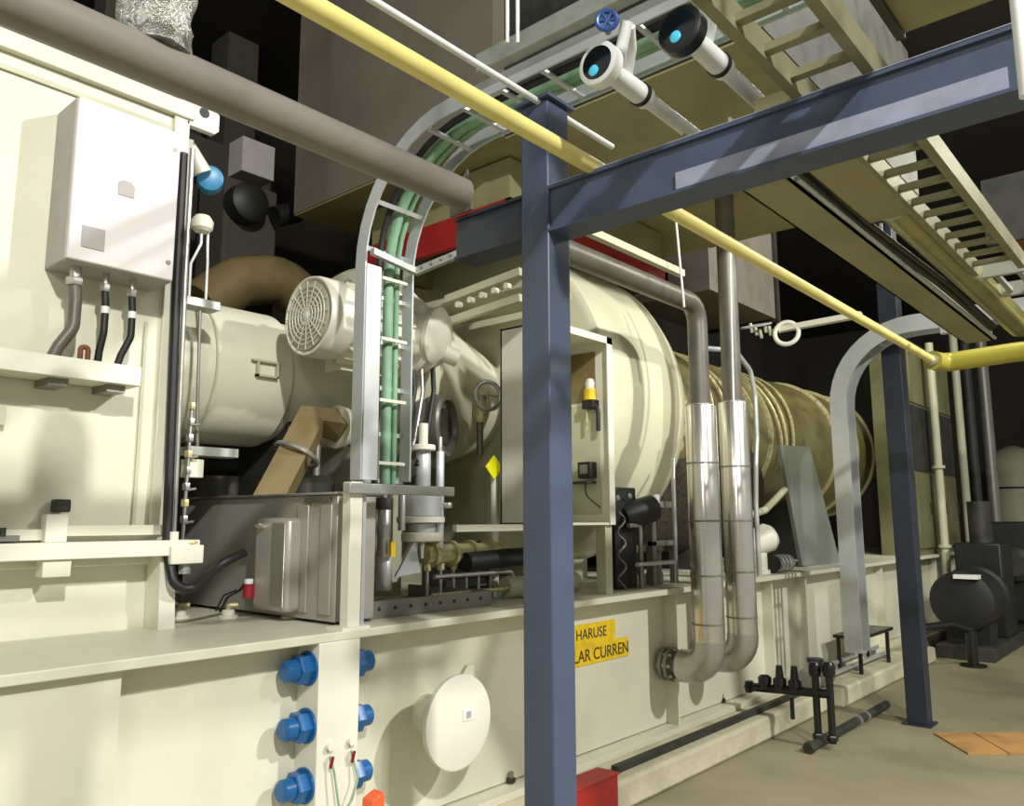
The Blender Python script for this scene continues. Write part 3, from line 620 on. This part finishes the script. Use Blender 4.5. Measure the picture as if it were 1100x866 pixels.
MB().lathe(c, (0,0,1), [(0,.04),(.05,.045),(.09,.03)], 16).build('bonnet', 'creamw', g); MB().lathe(c+V((0,0,-.1)), (0,0,1), [(0,.055),(.1,.055)], 16).build('body', 'sign', g)
MB().box(c.x-.05, c.x+.05, c.y-.06, c.y+.06, c.z-.18, c.z-.1).build('block', 'black', g, .006)
MB().tube([c+V((0,-.05,-.15)), c+V((0,-.08,-.2)), c+V((0,-.08,-.38))], .02, 10, .05).build('hose', 'black', g); MB().tube([c+V((0,.04,-.18)), c+V((0,.04,-.36))], .014, 10).build('probe', 'brass', g)
c = P(630, 505, X=5.74)
g = thing('display_gauge', 'small black display with a trailing lead low inside the open cabinet', 'gauge', c+V((0,0,-.08)))
MB().box(c.x-.04, c.x+.06, c.y-.07, c.y+.07, c.z-.07, c.z+.07).build('case', 'black', g, .008); MB().box(c.x-.048, c.x-.04, c.y-.04, c.y+.04, c.z-.035, c.z+.045).build('screen', 'steeld', g)
MB().box(c.x-.08, c.x+.06, c.y-.06, c.y+.16, c.z-.12, c.z-.1).build('shelf', 'dark', g)
MB().tube([c+V((-.02,0,-.1)), c+V((-.02,0,-.22)), c+V((0,-.14,-.33))], .007, 8, .1).build('lead', 'dark', g)
# things under cabinet
a = V((5.1, 4.3, 1.2))
t = thing('hose_bundle', 'pale and black hoses lying on the deck under the open cabinet', 'hoses', (5.4, 4.3, 1.08))
MB().tube([(4.9,4.35,1.17),(5.3,4.25,1.17),(5.75,4.3,1.17)], .085, 16, .2).build('pale_duct', 'creamd', t)
for k in range(4): MB().torus((5.1+k*.14, 4.29, 1.17), (1,0,0), .092, .014, 20).build('duct_band', 'dark', t)
MB().tube([(4.5,4.4,1.38),(5.0,4.4,1.4),(5.7,4.45,1.4)], .075, 14, .2).build('black_hose', 'black', t)
t = thing('solenoid_block', 'dark valve block with a grey slotted guard behind the near column', 'valve block', (4.65, 4.7, 1.08))
MB().box(4.5, 5.2, 4.6, 4.9, 1.1, 1.38).build('block_body', 'steeld', t, .01)
for k in range(5): MB().lathe((4.55+k*.14, 4.68, 1.38), (0,0,1), [(0,.05),(.12,.05),(.15,.03)], 14).build('solenoid_coil', 'black', t)
for z in (1.16, 1.24, 1.32): MB().box(4.5, 5.2, 4.59, 4.6, z, z+.015).build('guard_slat', 'dark', t)

# ================================================================== INSULATED PIPES
def ins(x, y, top, label, up):
    t = thing('insulated_pipe', label, 'pipe', (x, y, .33), 'stainless clad pipes dropping to the skid')
    r = .142; zc = .42
    MB().lathe((x, y, zc+.2), (0,0,1), [(0,r),(top-zc-.2-.01,r),(top-zc-.2,r*.97),(top-zc-.2,.1)], 40).build('steel_jacket', 'steel', t)
    for z in (.78, 1.2, 1.68, 2.2): MB().lathe((x, y, z), (0,0,1), [(0,r+.001),(.002,r+.004),(.016,r+.004),(.018,r+.001)], 40).build('jacket_band', 'steeld', t)
    n = 7; pts = [V((x, y+.2-.2*math.cos(a), zc+.2-.2*math.sin(a)-.02)) for a in [k/n*math.pi/2 for k in range(n+1)]]
    e = MB().tube([V((x,y,zc+.22))]+pts+[V((x,y+.28,zc-.02))], r+.003, 32).build('elbow_jacket', 'steelb', t)
    MB().lathe((x, y+.27, zc-.02), (0,1,0), [(0,.12),(.06,.1),(.12,.1)], 24).build('pipe_end', 'steeld', t)
    MB().lathe((x, y+.36, zc-.02), (0,1,0), [(0,.15),(.03,.15),(.035,.13),(.05,.13),(.055,.15),(.09,.15)], 28).build('pipe_flange', 'steeld', t)
    for k in range(8): 
        a_ = k*math.pi/4; MB().hexa((x+math.cos(a_)*.125, y+.33, zc-.02+math.sin(a_)*.125), (x+math.cos(a_)*.125, y+.47, zc-.02+math.sin(a_)*.125), .016).build('flange_bolt', 'steelb', t)
    if up == 'elbow': MB().tube([(x,y,top-.05),(x,y,3.70),(4.2,y,3.70)], .092, 24, .2).build('bare_pipe', 'dpipe', t)
    else: MB().cyl((x,y,top-.05), (x,y,4.975), .095, seg=24).build('bare_pipe', 'dpipe', t)
    MB().lathe((x,y,top-.02), (0,0,1), [(0,.12),(.03,.12),(.04,.1)], 24).build('end_cap', 'steelb', t)
ins(6.66, 3.5, 2.74, 'left stainless clad vertical pipe whose grey pipe bends away above', 'elbow')
ins(7.33, 3.5, 2.84, 'right stainless clad vertical pipe whose dark pipe rises straight up', 'up')
tag(MB().box(4.2, 6.2, 3.36, 3.42, 3.84, 3.90).build('angle_rail', 'creamd'), 'thin rail lying along the top of the horizontal grey pipe', 'rail')
for (a, b_, c, lb) in (((726, 235), (733, 310), (735, 330), 'thin white wire hanging in front of the grey pipe bend'), ((784, 268), (786, 350), (788, 432), 'thin white wire hanging beside the straight dark pipe')):
    tag(MB().tube([P(*a, Y=3.25), P(*b_, Y=3.25), P(*c, Y=3.25)], .01, 8).build('hanging_wire', 'white'), lb, 'wire')
tag(MB().tube([P(757, 374, Y=3.9), P(790, 377, Y=3.9), P(806, 398, Y=3.9), P(811, 425, Y=3.9), P(813, 470, Y=3.9), P(812, 500, Y=3.9), P(812, 540, Y=3.95), V((P(812,540,Y=3.95).x, 3.95, 1.08))], .028, 10, .15).build('bent_conduit', 'galvl'), 'bent pale conduit arching down right of the clad pipes', 'conduit')
# valve rack on deck
t = thing('valve_rack', 'black valves in a grey tube frame on the deck left of the clad pipes', 'valve rack', (6.6, 4.2, 1.08))
MB().box(6.15, 6.5, 4.12, 4.3, 1.08, 2.0).build('black_column', 'black', t, .01)
for k, (x, z) in enumerate(((6.2,1.9),(6.3,1.9),(6.4,1.92),(6.2,1.7),(6.3,1.7),(6.42,1.7))): MB().lathe((x, 4.18, z), (0,-1,0), [(-.02,.045),(.05,.04),(.07,.02)], 14).build('valve_knob', 'black' if k % 2 else 'steeld', t)
MB().lathe((6.3,4.15,1.72), (1,-.3,.25), [(0,.1),(.1,.13),(.38,.13),(.4,.08)], 20).build('black_motor', 'black', t)
MB().lathe((6.72,4.03,1.84), (0,0,1), [(0,.03),(.1,.035)], 14).build('white_vial', 'white', t)
fr = MB()
for x in (6.75, 7.15): fr.box(x, x+.07, 4.1, 4.16, 1.08, 1.88)
fr.box(6.75, 7.22, 4.1, 4.16, 1.82, 1.88); fr.box(6.75, 7.22, 4.1, 4.16, 1.45, 1.5); fr.build('tube_frame', 'steeld', t, .004)
MB().tube([(6.3,4.0,1.3),(7.0,4.0,1.3),(7.0,4.0,2.1),(7.05,4.02,2.3)], .02, 10, .05).build('steel_tube', 'galvl', t)
MB().tube([(6.45,4.05,1.08),(6.45,4.05,1.65),(6.25,4.05,1.65)], .022, 10, .05).build('steel_tube', 'steeld', t)
for x in (6.55, 6.68, 6.85, 7.0): 
    MB().lathe((x, 4.2, 1.08), (0,0,1), [(0,.05),(.1,.05),(.12,.035),(.3,.035),(.33,.06),(.38,.06)], 14).build('small_valve', 'brass' if x < 6.6 else 'steeld', t)
c = P(668, 600, Y=4.1); t = thing('coiled_tube', 'thin coiled grey tubing right of the cabinet leg', 'tubing', c)
MB().tube([c+V((.05*math.sin(k*.9), .03*math.cos(k*.9), .42-.03*k)) for k in range(24)], .011, 8).build('coil', 'steeld', t)
# white funnel and silver drum on the deck edge
c = P(815, 606, Y=4.1); c.z = 1.08
t = thing('vent_fitting', 'white funnel shaped vent standing on the deck right of the clad pipes', 'vent', c)
MB().lathe(c, (0,0,1), [(0,.13),(.04,.13),(.05,.1),(.3,.1)], 20).build('vent_pipe', 'creamw', t); MB().lathe(c+V((.02,-.03,.38)), (.6,-.5,.3), [(-.2,.1),(-.1,.15),(.1,.17),(.17,.12)], 24).build('vent_cap', 'creamw', t)
c = P(826, 608, Y=3.96); c.z = 1.19
t = thing('canister', 'small silver canister with a black end lying on the deck edge', 'canister', c-V((0,0,.1)))
c.x += .12; MB().cyl(c, c+V((.42,-.0,0)), .095, seg=24).build('barrel', 'steelb', t); MB().cyl(c+V((-.05,0,0)), c, .1, seg=24).build('end_cap', 'black', t)
for k in (.1,.2,.3): MB().torus(c+V((k,0,0)), (1,0,0), .097, .006, 24).build('band', 'galvl', t)

# ================================================================== SECOND LADDER (right)
p2 = arc_path(3.05, .3, 1.0, 3.75, .8, 0, 0)
t = ladder('cable_ladder', 'galvanised cable ladder rising from the plinth near the far column', 9.0, 9.26, p2, .35, 'galvl', .18)
for i, (x, lb) in enumerate(((9.08, 'left black cable on the ladder near the far column'), (9.17, 'right black cable on the ladder near the far column'))):
    tag(MB().tube([(x, y, z) for y, z in p2], .022, 8).build('cable', 'black'), lb, 'cable')
t = thing('cable_strut', 'pale perforated strut reaching left with a coiled cable at its end', 'strut', P(870, 343, X=9.0))
a, b_ = P(838, 354, X=8.8), P(925, 338, X=8.8)
MB().sweep([a, b_], .06, .09, (0,0,1)).build('strut_bar', 'creamw', t)
MB().torus(P(845, 358, X=8.75), (-1,-.2,.1), .13, .026).build('cable_ring', 'creamw', t)
MB().torus(P(812, 350, X=8.8), (-.3,0,1), .17, .012).build('cable_loop', 'galvl', t)
b = MB()
for k in range(7): q = P(808+k*5, 352+(k % 3)*3, X=8.78); b.cyl(q-V((0,0,.06)), q+V((0,0.02,.05)), .02, seg=8)
b.build('cable_ties', 'creamd', t)

# ================================================================== OVERHEAD TRAYS
t = thing('cable_tray', 'wide olive flat bottomed cable tray running over the beams', 'cable tray', (5, 1.28, 3.1))
MB().box(2.62, 7.2, 1.21, 1.41, 3.104, 3.115).build('tray_bottom', 'olive', t); MB().box(2.62, 7.2, 1.40, 1.41, 3.104, 3.17).build('tray_side', 'olive', t); MB().box(2.62, 7.2, 1.21, 1.22, 3.104, 3.17).build('tray_side', 'creamd', t)
tag(MB().cyl((3.2,1.195,3.12), (7.2,1.195,3.12), .012).build('thin_conduit', 'galvl'), 'thin pale conduit along the right edge of the olive tray', 'conduit')
t = thing('olive_duct', 'olive round duct with a shiny far half between tray and ladder', 'duct', (5, 1.0, 3.1))
MB().box(2.62, 3.9, .93, 1.12, 3.104, 3.2).build('duct_pipe', 'olive', t)
MB().cyl((3.9,1.02,3.19), (7.2,1.02,3.19), .088, seg=32).build('polished_sleeve', 'olivesh', t)
MB().torus((3.9,1.02,3.19), (1,0,0), .088, .008, 32).build('duct_joint', 'creamd', t)
def hladder(name, label, x0, x1, y0, y1, z, step, m='galv', axis='x'):
    t = thing(name, label, 'cable ladder', ((x0+x1)/2, (y0+y1)/2, z))
    if axis == 'x':
        for y in (y0, y1): MB().box(x0, x1, y-.018, y+.018, z, z+.09).build('side_rail', m, t)
        x = x0+.1
        while x < x1: MB().box(x-.018, x+.018, y0, y1, z+.02, z+.045).build('rung', m, t); x += step
    else:
        for x in (x0, x1): MB().box(x-.02, x+.02, y0, y1, z, z+.09).build('side_rail', m, t)
        y = y0+.1
        while y < y1: MB().box(x0, x1, y-.015, y+.015, z+.02, z+.045).build('rung', m, t); y += step
    return t
hladder('cable_ladder', 'straight overhead cable ladder with pale rungs at the upper right', 1.75, 5.2, .7, .93, 3.105, .2, 'traygrey')
hladder('cable_ladder', 'short crossing cable ladder at the right edge under the ceiling', 5.45, 6.0, -.3, 1.05, 3.15, .12, 'galv', 'y')
for i, (y, z, lb) in enumerate(((1.18,3.15,'left dark cable between the olive tray and duct'),(1.155,3.17,'right dark cable between the olive tray and duct'))):
    tag(MB().tube([(2.7,y,z),(4,y+.01,z-.02),(5.5,y-.01,z),(7.0,y,z)], .016, 8, .3).build('cable', 'dark'), lb, 'cable')
for i, (px, py) in enumerate(((948, 268), (1016, 352))):
    c = P(px, py, Z=3.2); t = thing('pipe_clamp', ('near' if not i else 'far')+' bright clamp beside the olive duct', 'clamp', c)
    MB().box(c.x-.03, c.x+.03, c.y-.04, c.y+.04, c.z-.05, c.z+.05).build('clamp_block', 'galvl', t, .006); MB().cyl(c+V((0,0,.05)), c+V((0,0,.15)), .01).build('clamp_bolt', 'steel', t)
# big overhead structures
t = thing('inlet_plenum', 'huge brown grey overhead box duct above the turbine', 'duct', (6.7, 5, 5))
MB().box(4.75, 8.7, 4.35, 7.3, 5.02, 8.6).build('plenum_wall', 'brownd', t); MB().box(4.76, 8.69, 4.36, 7.29, 5.0, 5.02).build('plenum_floor', 'olive', t)
MB().box(4.9, 8.69, 2.0, 4.35, 5.0, 6.6).build('plenum_extension', 'dark', t); MB().box(4.91, 8.68, 2.01, 4.35, 4.98, 5.0).build('plenum_floor', 'olive', t)
nb = MB(); nb.box(5.2, 7.85, 4.55, 4.6, 4.3, 4.98); nb.box(5.2, 7.85, 6.45, 6.5, 4.3, 4.98); nb.box(5.2, 5.25, 4.6, 6.45, 4.3, 4.98); nb.box(7.8, 7.85, 4.6, 6.45, 4.3, 4.98); nb.build('outlet_neck', 'olive', t)
t = thing('expansion_collar', 'red steel collar under the overhead box duct', 'collar', (6.6, 5, 4.6))
rz = P(433, 271, X=5.2)
x0_ = 5.2
q1 = P(433, 262, X=x0_); q2 = P(433, 280, X=x0_); 
zt_, zb_ = 4.57, 4.42
xx = 5.15
MB().box(xx, xx+.06, 4.5, 6.6, zb_-.15, zt_).build('collar_side', 'red', t); MB().box(xx, 7.9, 4.5, 4.56, zb_-.1, zt_).build('collar_side', 'red', t); MB().box(7.84, 7.9, 4.5, 6.6, zb_-.1, zt_).build('collar_side', 'red', t); MB().box(xx, 7.9, 6.54, 6.6, zb_-.1, zt_).build('collar_side', 'red', t)
t = thing('overhead_duct', 'olive flat overhead duct filling the top right corner', 'duct', (3, .5, 4.0))
a = [P(895, 2, Z=4.0), P(925, 80, Z=4.0)]
MB().box(2.0, 3.9, -1.2, .92, 4.0, 4.12).build('duct_body', 'olive', t); MB().box(2.0, 3.9, .3, .33, 3.985, 4.0).build('duct_seam', 'creamd', t); MB().box(2.0, 3.9, .9, .94, 3.97, 4.12).build('duct_edge', 'dark', t)
t = thing('exhaust_silencer', 'grey box duct far behind the clad pipes', 'duct', P(810, 300, Y=6.5))
x0_ = P(762, 300, Y=5.2).x; x1_ = P(832, 300, Y=5.2).x; z1_ = P(800, 262, Y=5.2).z; z0_ = P(832, 342, Y=5.2).z
MB().box(x0_, x1_, 5.2, 6.6, z0_, z1_+.8).build('silencer_body', 'brownd', t).data.materials[0] = K['pipe']
b = MB()
for y in (5.3, 6.5): b.box(x0_+.2, x0_+.25, y, y+.05, z1_+.8, 9); b.box(x1_-.3, x1_-.25, y, y+.05, z1_+.8, 9)
b.build('hanger_rods', 'dark', t)
MB().box(x1_-.05, x1_+.05, 5.15, 6.65, z0_-.05, z1_+.8).build('silencer_flange', 'dark', t)

# ================================================================== BACKGROUND LEFT
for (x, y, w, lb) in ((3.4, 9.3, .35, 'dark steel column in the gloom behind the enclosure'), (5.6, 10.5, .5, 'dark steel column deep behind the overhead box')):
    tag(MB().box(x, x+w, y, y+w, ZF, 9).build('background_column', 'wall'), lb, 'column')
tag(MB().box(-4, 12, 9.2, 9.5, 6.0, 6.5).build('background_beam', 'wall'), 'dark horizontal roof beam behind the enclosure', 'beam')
t = thing('bent_duct', 'brown bent duct arching in the shadows behind the motor', 'duct', P(300, 330, Y=7.3))
MB().tube([P(215, 330, Y=7.4), P(255, 303, Y=7.4), P(300, 300, Y=7.4), P(335, 330, Y=7.4), P(350, 360, Y=7.4)], .26, 20, .4).build('duct_run', 'brown', t)
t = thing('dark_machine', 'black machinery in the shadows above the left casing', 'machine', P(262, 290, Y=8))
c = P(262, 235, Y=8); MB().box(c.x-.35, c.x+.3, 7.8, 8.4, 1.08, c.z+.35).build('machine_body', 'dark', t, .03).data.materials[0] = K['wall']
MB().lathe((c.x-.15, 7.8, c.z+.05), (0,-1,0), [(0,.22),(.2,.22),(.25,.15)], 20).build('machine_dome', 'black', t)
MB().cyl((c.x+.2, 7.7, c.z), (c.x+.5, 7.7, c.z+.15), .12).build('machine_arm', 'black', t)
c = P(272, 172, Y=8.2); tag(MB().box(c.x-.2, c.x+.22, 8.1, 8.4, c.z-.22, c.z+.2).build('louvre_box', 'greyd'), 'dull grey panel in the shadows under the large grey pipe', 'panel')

# ================================================================== RIGHT BACKGROUND
t = thing('tall_cabinet', 'tall olive cream cabinets on the far end of the skid', 'cabinet', (16.5, 4.2, 1.08))
MB().box(15.0, 18.0, 3.9, 4.5, 1.08, 4.9).build('cabinet_body', 'cabdark', t, .01)
for k, x in enumerate((15.1, 16.1, 17.05)):
    MB().box(x, x+.85, 3.87, 3.9, 1.2, 2.5).build('lower_door', 'cabdark', t, .006); MB().box(x, x+.85, 3.87, 3.9, 2.55, 3.7).build('dark_window', 'dark', t); MB().box(x, x+.85, 3.87, 3.9, 3.75, 4.8).build('upper_door', 'cabdark', t, .006)
    MB().box(x+.75, x+.8, 3.84, 3.87, 1.8, 2.0).build('handle', 'dark', t)
t = thing('pipe_column', 'pale cream pipe standing beside the far tall cabinets', 'pipe', (15.9, 3.7, ZP))
MB().cyl((15.9,3.7,ZF), (15.9,3.7,4.9), .07).build('upright', 'creamd', t)
for z in (1.2, 2.6): MB().lathe((15.9,3.7,z), (0,0,1), [(0,.11),(.05,.11)], 16).build('pipe_flange', 'creamd', t)
for k, (px, w, m_, lb) in enumerate(((1052, .1, 'dark', 'dark upright pipe left of the far black machine'), (1070, .13, 'steeld', 'grey upright pipe behind the far black machine'), (1040, .08, 'creamd', 'slim pale upright pipe at the end of the skid'))):
    q = P(px, 560, Y=3.9); tag(MB().cyl((q.x, 3.9, ZF), (q.x, 3.9, 6.5), w).build('upright_pipe', m_), lb, 'pipe')
q = P(1090, 560, Y=4.6); t = thing('far_tank', 'pale upright tank at the far right edge', 'tank', (q.x, 4.6, ZF))
MB().lathe((q.x+.6, 4.6, ZF), (0,0,1), [(0,.7),(3.8,.7),(4.2,.45),(4.35,.1)], 32).build('tank_shell', 'creamd', t); MB().lathe((q.x+.6,4.6,2.6), (0,0,1), [(0,.72),(.06,.72)], 32).build('tank_band', 'dark', t)
q = P(1062, 690, Z=0)
t = thing('black_pump_set', 'black pump set on the floor beyond the far column', 'pump', (15.2, 3.1, ZF))
MB().box(14.0, 16.5, 2.7, 3.5, ZF, ZF+.2).build('bed_frame', 'dark', t, .01)
MB().lathe((14.0, 3.1, .45), (1,0,0), [(0,.3),(.05,.45),(.9,.45),(.95,.5),(1.05,.5),(1.1,.35),(1.6,.35)], 28).build('pump_motor', 'black', t)
MB().box(14.3, 14.9, 2.8, 3.4, ZF+.2, .1).build('motor_foot', 'black', t); MB().box(15.4, 16.3, 2.75, 3.45, ZF+.2, 1.3).build('pump_casing', 'black', t, .03)
MB().cyl((15.8, 3.1, 1.3), (15.8, 3.1, 2.0), .18).build('discharge_pipe', 'dark', t)
c = P(1037, 620, X=13.9); MB().box(13.9, 14.1, c.y-.17, c.y+.17, c.z-.03, c.z+.03).build('white_plate', 'white', t); MB().cyl((14.05, c.y, c.z), (14.4, 3.1, .7), .03).build('plate_arm', 'black', t)
t = thing('black_machine', 'black box shaped machine at the right edge on the floor', 'machine', (17.6, 2.6, ZF))
q = P(1088, 640, X=17.0)
MB().box(17.0, 18.4, q.y-.7, q.y+.35, ZF+.3, 1.65).build('machine_body', 'black', t, .05); MB().box(17.1, 17.3, q.y-.6, q.y+.3, ZF, ZF+.3).build('machine_foot', 'black', t); MB().box(18.1, 18.3, q.y-.6, q.y+.3, ZF, ZF+.3).build('machine_foot', 'black', t)
MB().lathe((17.0, q.y-.1, .9), (-1,0,0), [(0,.3),(.12,.3),(.2,.2)], 24).build('machine_port', 'dark', t)
# rusty duct far upper right
t = thing('rusty_duct', 'rust brown duct high at the far right edge', 'duct', P(1090, 235, X=8.5))
q = P(1092, 240, X=9); MB().box(8.6, 12, q.y-1.0, q.y+.15, q.z-.25, q.z+.3).build('duct_body', 'rust', t); MB().box(8.55, 8.62, q.y-1.05, q.y+.2, q.z-.3, q.z+.35).build('duct_flange', 'dark', t)

# ================================================================== PLINTH ITEMS / FLOOR
k_ = 1.357  # floor and plinth items scaled out about the camera; this is the plinth factor
t = thing('edge_bar', 'long dark steel bar lying along the plinth edge', 'bar', (7.3, 3.62, ZP))
MB().sweep([(5.35,3.64,ZP+.025),(9.3,3.64,ZP+.025)], .06, .05, (0,1,0)).build('bar', 'dark', t)
t = thing('red_beam', 'red painted steel block beside the near column on the plinth edge', 'beam', (4.7, 3.4, ZF))
a = P(664, 830, Y=3.3)
MB().box(a.x-.6, a.x, 3.3, 3.485, ZF, a.z-.01).build('red_block', 'red', t, .01)
MB().box(a.x-.61, a.x+.01, 3.29, 3.48, a.z-.01, a.z).build('top_edge', 'red', t)
MX = P(882, 793, Z=ZF+.09).x
yy = lambda px: P(px, 740, X=MX).y
t = thing('pipe_manifold', 'black pipe manifold with small valves on the plinth dropping to the floor', 'manifold', (MX, 3.7, ZP))
a = P(808, 738, X=MX); b_ = P(893, 746, X=MX)
MB().cyl(a, b_, .042).build('header_pipe', 'blackp', t)
MB().hexa(a+V((0,.06,0)), a, .065).build('end_flange', 'blackp', t)
for px, h in ((822,.12),(838,.24),(854,.25)):
    q = V((MX, yy(px), a.z)); MB().lathe(q, (0,0,1), [(0,.05),(.05,.05),(.055,.065),(.11,.065),(.13,.04),(h,.03)], 12).build('small_valve', 'blackp', t)
for px in (875, 890):
    q = P(px, 790, X=MX); tp = P(px, 716, X=MX)
    MB().cyl((MX, tp.y, ZF+.06), (MX, tp.y, tp.z), .034).build('drop_pipe', 'blackp', t); MB().lathe((MX, tp.y, tp.z-.09), (0,0,1), [(0,.05),(.03,.06),(.1,.06),(.13,.04)], 12).build('union', 'blackp', t)
    MB().hexa((MX,tp.y,ZF+.08), (MX,tp.y,ZF+.13), .052).build('foot_union', 'blackp', t)
for px, dz in ((784, .0),):
    MB().cyl((MX, yy(850), a.z-.04), (MX, yy(850), ZP), .02).build('stand', 'blackp', t)
t = thing('floor_pipe', 'dark pipe lying on the floor along the plinth to the far column', 'pipe', (8.6, 3.0, ZF))
a = P(870, 803, Z=ZF+.05)
MB().cyl((a.x, a.y, ZF+.05), (9.9, a.y, ZF+.05), .044).build('pipe_run', 'dark', t); MB().hexa((a.x-.05,a.y,ZF+.05), (a.x+.05,a.y,ZF+.05), .056).build('pipe_cap', 'dark', t)
for x in (8.9, 9.15): MB().lathe((x,a.y,ZF+.05), (1,0,0), [(0,.055),(.05,.055)], 14).build('coupling', 'steelb', t)
for y, lb in ((3.62, 'front pale bar on the plinth between manifold and far column'), (3.78, 'rear pale bar on the plinth between manifold and far column')):
    z = ZP+.1 if y < 3.7 else ZP+.14
    t = thing('steel_bar', lb, 'bar', (10.5, y, ZP)); MB().box(9.4, 12.2, y, y+.05, z-.04, z).build('bar', 'galvl', t, .004)
    for x in (9.5, 10.8, 12.0): MB().box(x, x+.05, y, y+.05, ZP, z-.04).build('spacer', 'steeld', t)
t = thing('grey_valve', 'dark blue grey valve body on the plinth right of the black manifold', 'valve', (9.3, 3.6, ZP))
vx, vy, vz = 9.0, 3.56, ZP+.16
MB().lathe((vx,vy,vz), (1,0,0), [(0,.09),(.04,.13),(.08,.13),(.1,.08),(.26,.1),(.4,.08),(.44,.13),(.48,.13),(.5,.09)], 20).build('valve_body', 'steeld', t); MB().lathe((vx+.24,vy,vz), (0,0,1), [(0,.07),(.13,.07),(.17,.09),(.2,.09)], 16).build('bonnet', 'navy', t)
MB().cyl((vx+.24,vy,ZP), (vx+.24,vy,vz), .05).build('stand', 'dark', t)
t = thing('pipe_rack', 'low black pipe rack on the plinth before the far column', 'rack', (11.0, 3.7, ZP))
for x in (10.6, 11.7):
    for y in (3.5, 3.76): MB().box(x, x+.04, y, y+.04, ZP, ZP+.42).build('leg', 'blackp', t)
MB().box(10.55, 11.8, 3.46, 3.82, ZP+.42, ZP+.46).build('rack_top', 'blackp', t)
t = thing('pipe_stand', 'small black pipe stand on the floor at the plinth end', 'stand', (13.3, 2.9, ZF))
q = P(1046, 716, Z=ZF); MB().cyl(q, q+V((0,0,.5)), .075).build('stand_pipe', 'blackp', t); MB().lathe(q, (0,0,1), [(0,.18),(.025,.18)], 16).build('stand_base', 'blackp', t)
MB().tube([q+V((0,0,.5)),q+V((-.25,.2,.6)),q+V((-1.1,.5,.6))], .055, 10, .1).build('stand_arm', 'blackp', t)
for px, py, lb in ((776, 760, 'small grey clip on the plinth under the clad pipes'), (797, 748, 'second grey clip on the plinth beside the black manifold'), (549, 850, 'small dark clip on the plinth left of the near column')):
    q = P(px, py, Z=ZP)
    t = thing('anchor_clip', lb, 'clip', q); MB().box(q.x-.06, q.x+.06, q.y-.06, q.y+.06, ZP, ZP+.015).build('clip_base', 'steeld', t); MB().cyl(q, q+V((0,0,.13)), .018, seg=8).build('clip_stud', 'steeld', t); MB().hexa(q+V((0,0,.06)), q+V((0,0,.09)), .035).build('clip_nut', 'dark', t)
pts = [P(*q, Z=ZF) for q in ((1003, 789), (1040, 811), (1150, 812), (1150, 788))]
t = thing('cardboard_sheet', 'flattened brown cardboard lying on the floor at the right', 'cardboard', pts[1])
MB().prism([V((p.x, p.y, ZF+.002)) for p in pts], (0,0,.014)).build('sheet', 'card', t)
a, b_ = P(1046, 789, Z=ZF), P(1085, 812, Z=ZF); MB().sweep([V((a.x,a.y,ZF+.018)), V((b_.x,b_.y,ZF+.018))], .012, .004, (0,1,0)).build('fold_line', 'brown', t)

# ================================================================== LIGHTS
def area(loc, tgt, size, power, col=(1,.97,.86)):
    l = bpy.data.lights.new('lamp', 'AREA'); l.energy = power; l.size = size; l.color = col; l.shape = 'DISK'
    o = bpy.data.objects.new('lamp', l); C.objects.link(o); o.location = loc
    o.rotation_euler = (V(tgt)-V(loc)).to_track_quat('-Z', 'Y').to_euler(); return o
area((-1.25, -6, 8.5), (3.6, 4.2, 1.6), .4, 1080, (1,.985,.94))
area((7.5, -5.5, 7.6), (2.4, 4.4, 2.0), .4, 760, (1,.98,.94))
area((-2.5, -.5, 5.2), (.5, 5, 2.0), .8, 60, (1,.98,.94))
area((11.5, -.2, 6.5), (12, 4, 1), .8, 210, (.97,.96,.78))
area((7.8, 1.2, 8.2), (7.6, 2.2, 0), 1.2, 110, (1,.97,.85))
w = bpy.data.worlds.new('world'); bpy.context.scene.world = w; w.use_nodes = True
w.node_tree.nodes['Background'].inputs['Color'].default_value = (.92,.92,.85,1); w.node_tree.nodes['Background'].inputs['Strength'].default_value = .36
sc = bpy.context.scene
sc.view_settings.view_transform = 'Standard'; sc.view_settings.look = 'None'; sc.view_settings.exposure = .35; sc.view_settings.gamma = 1.0
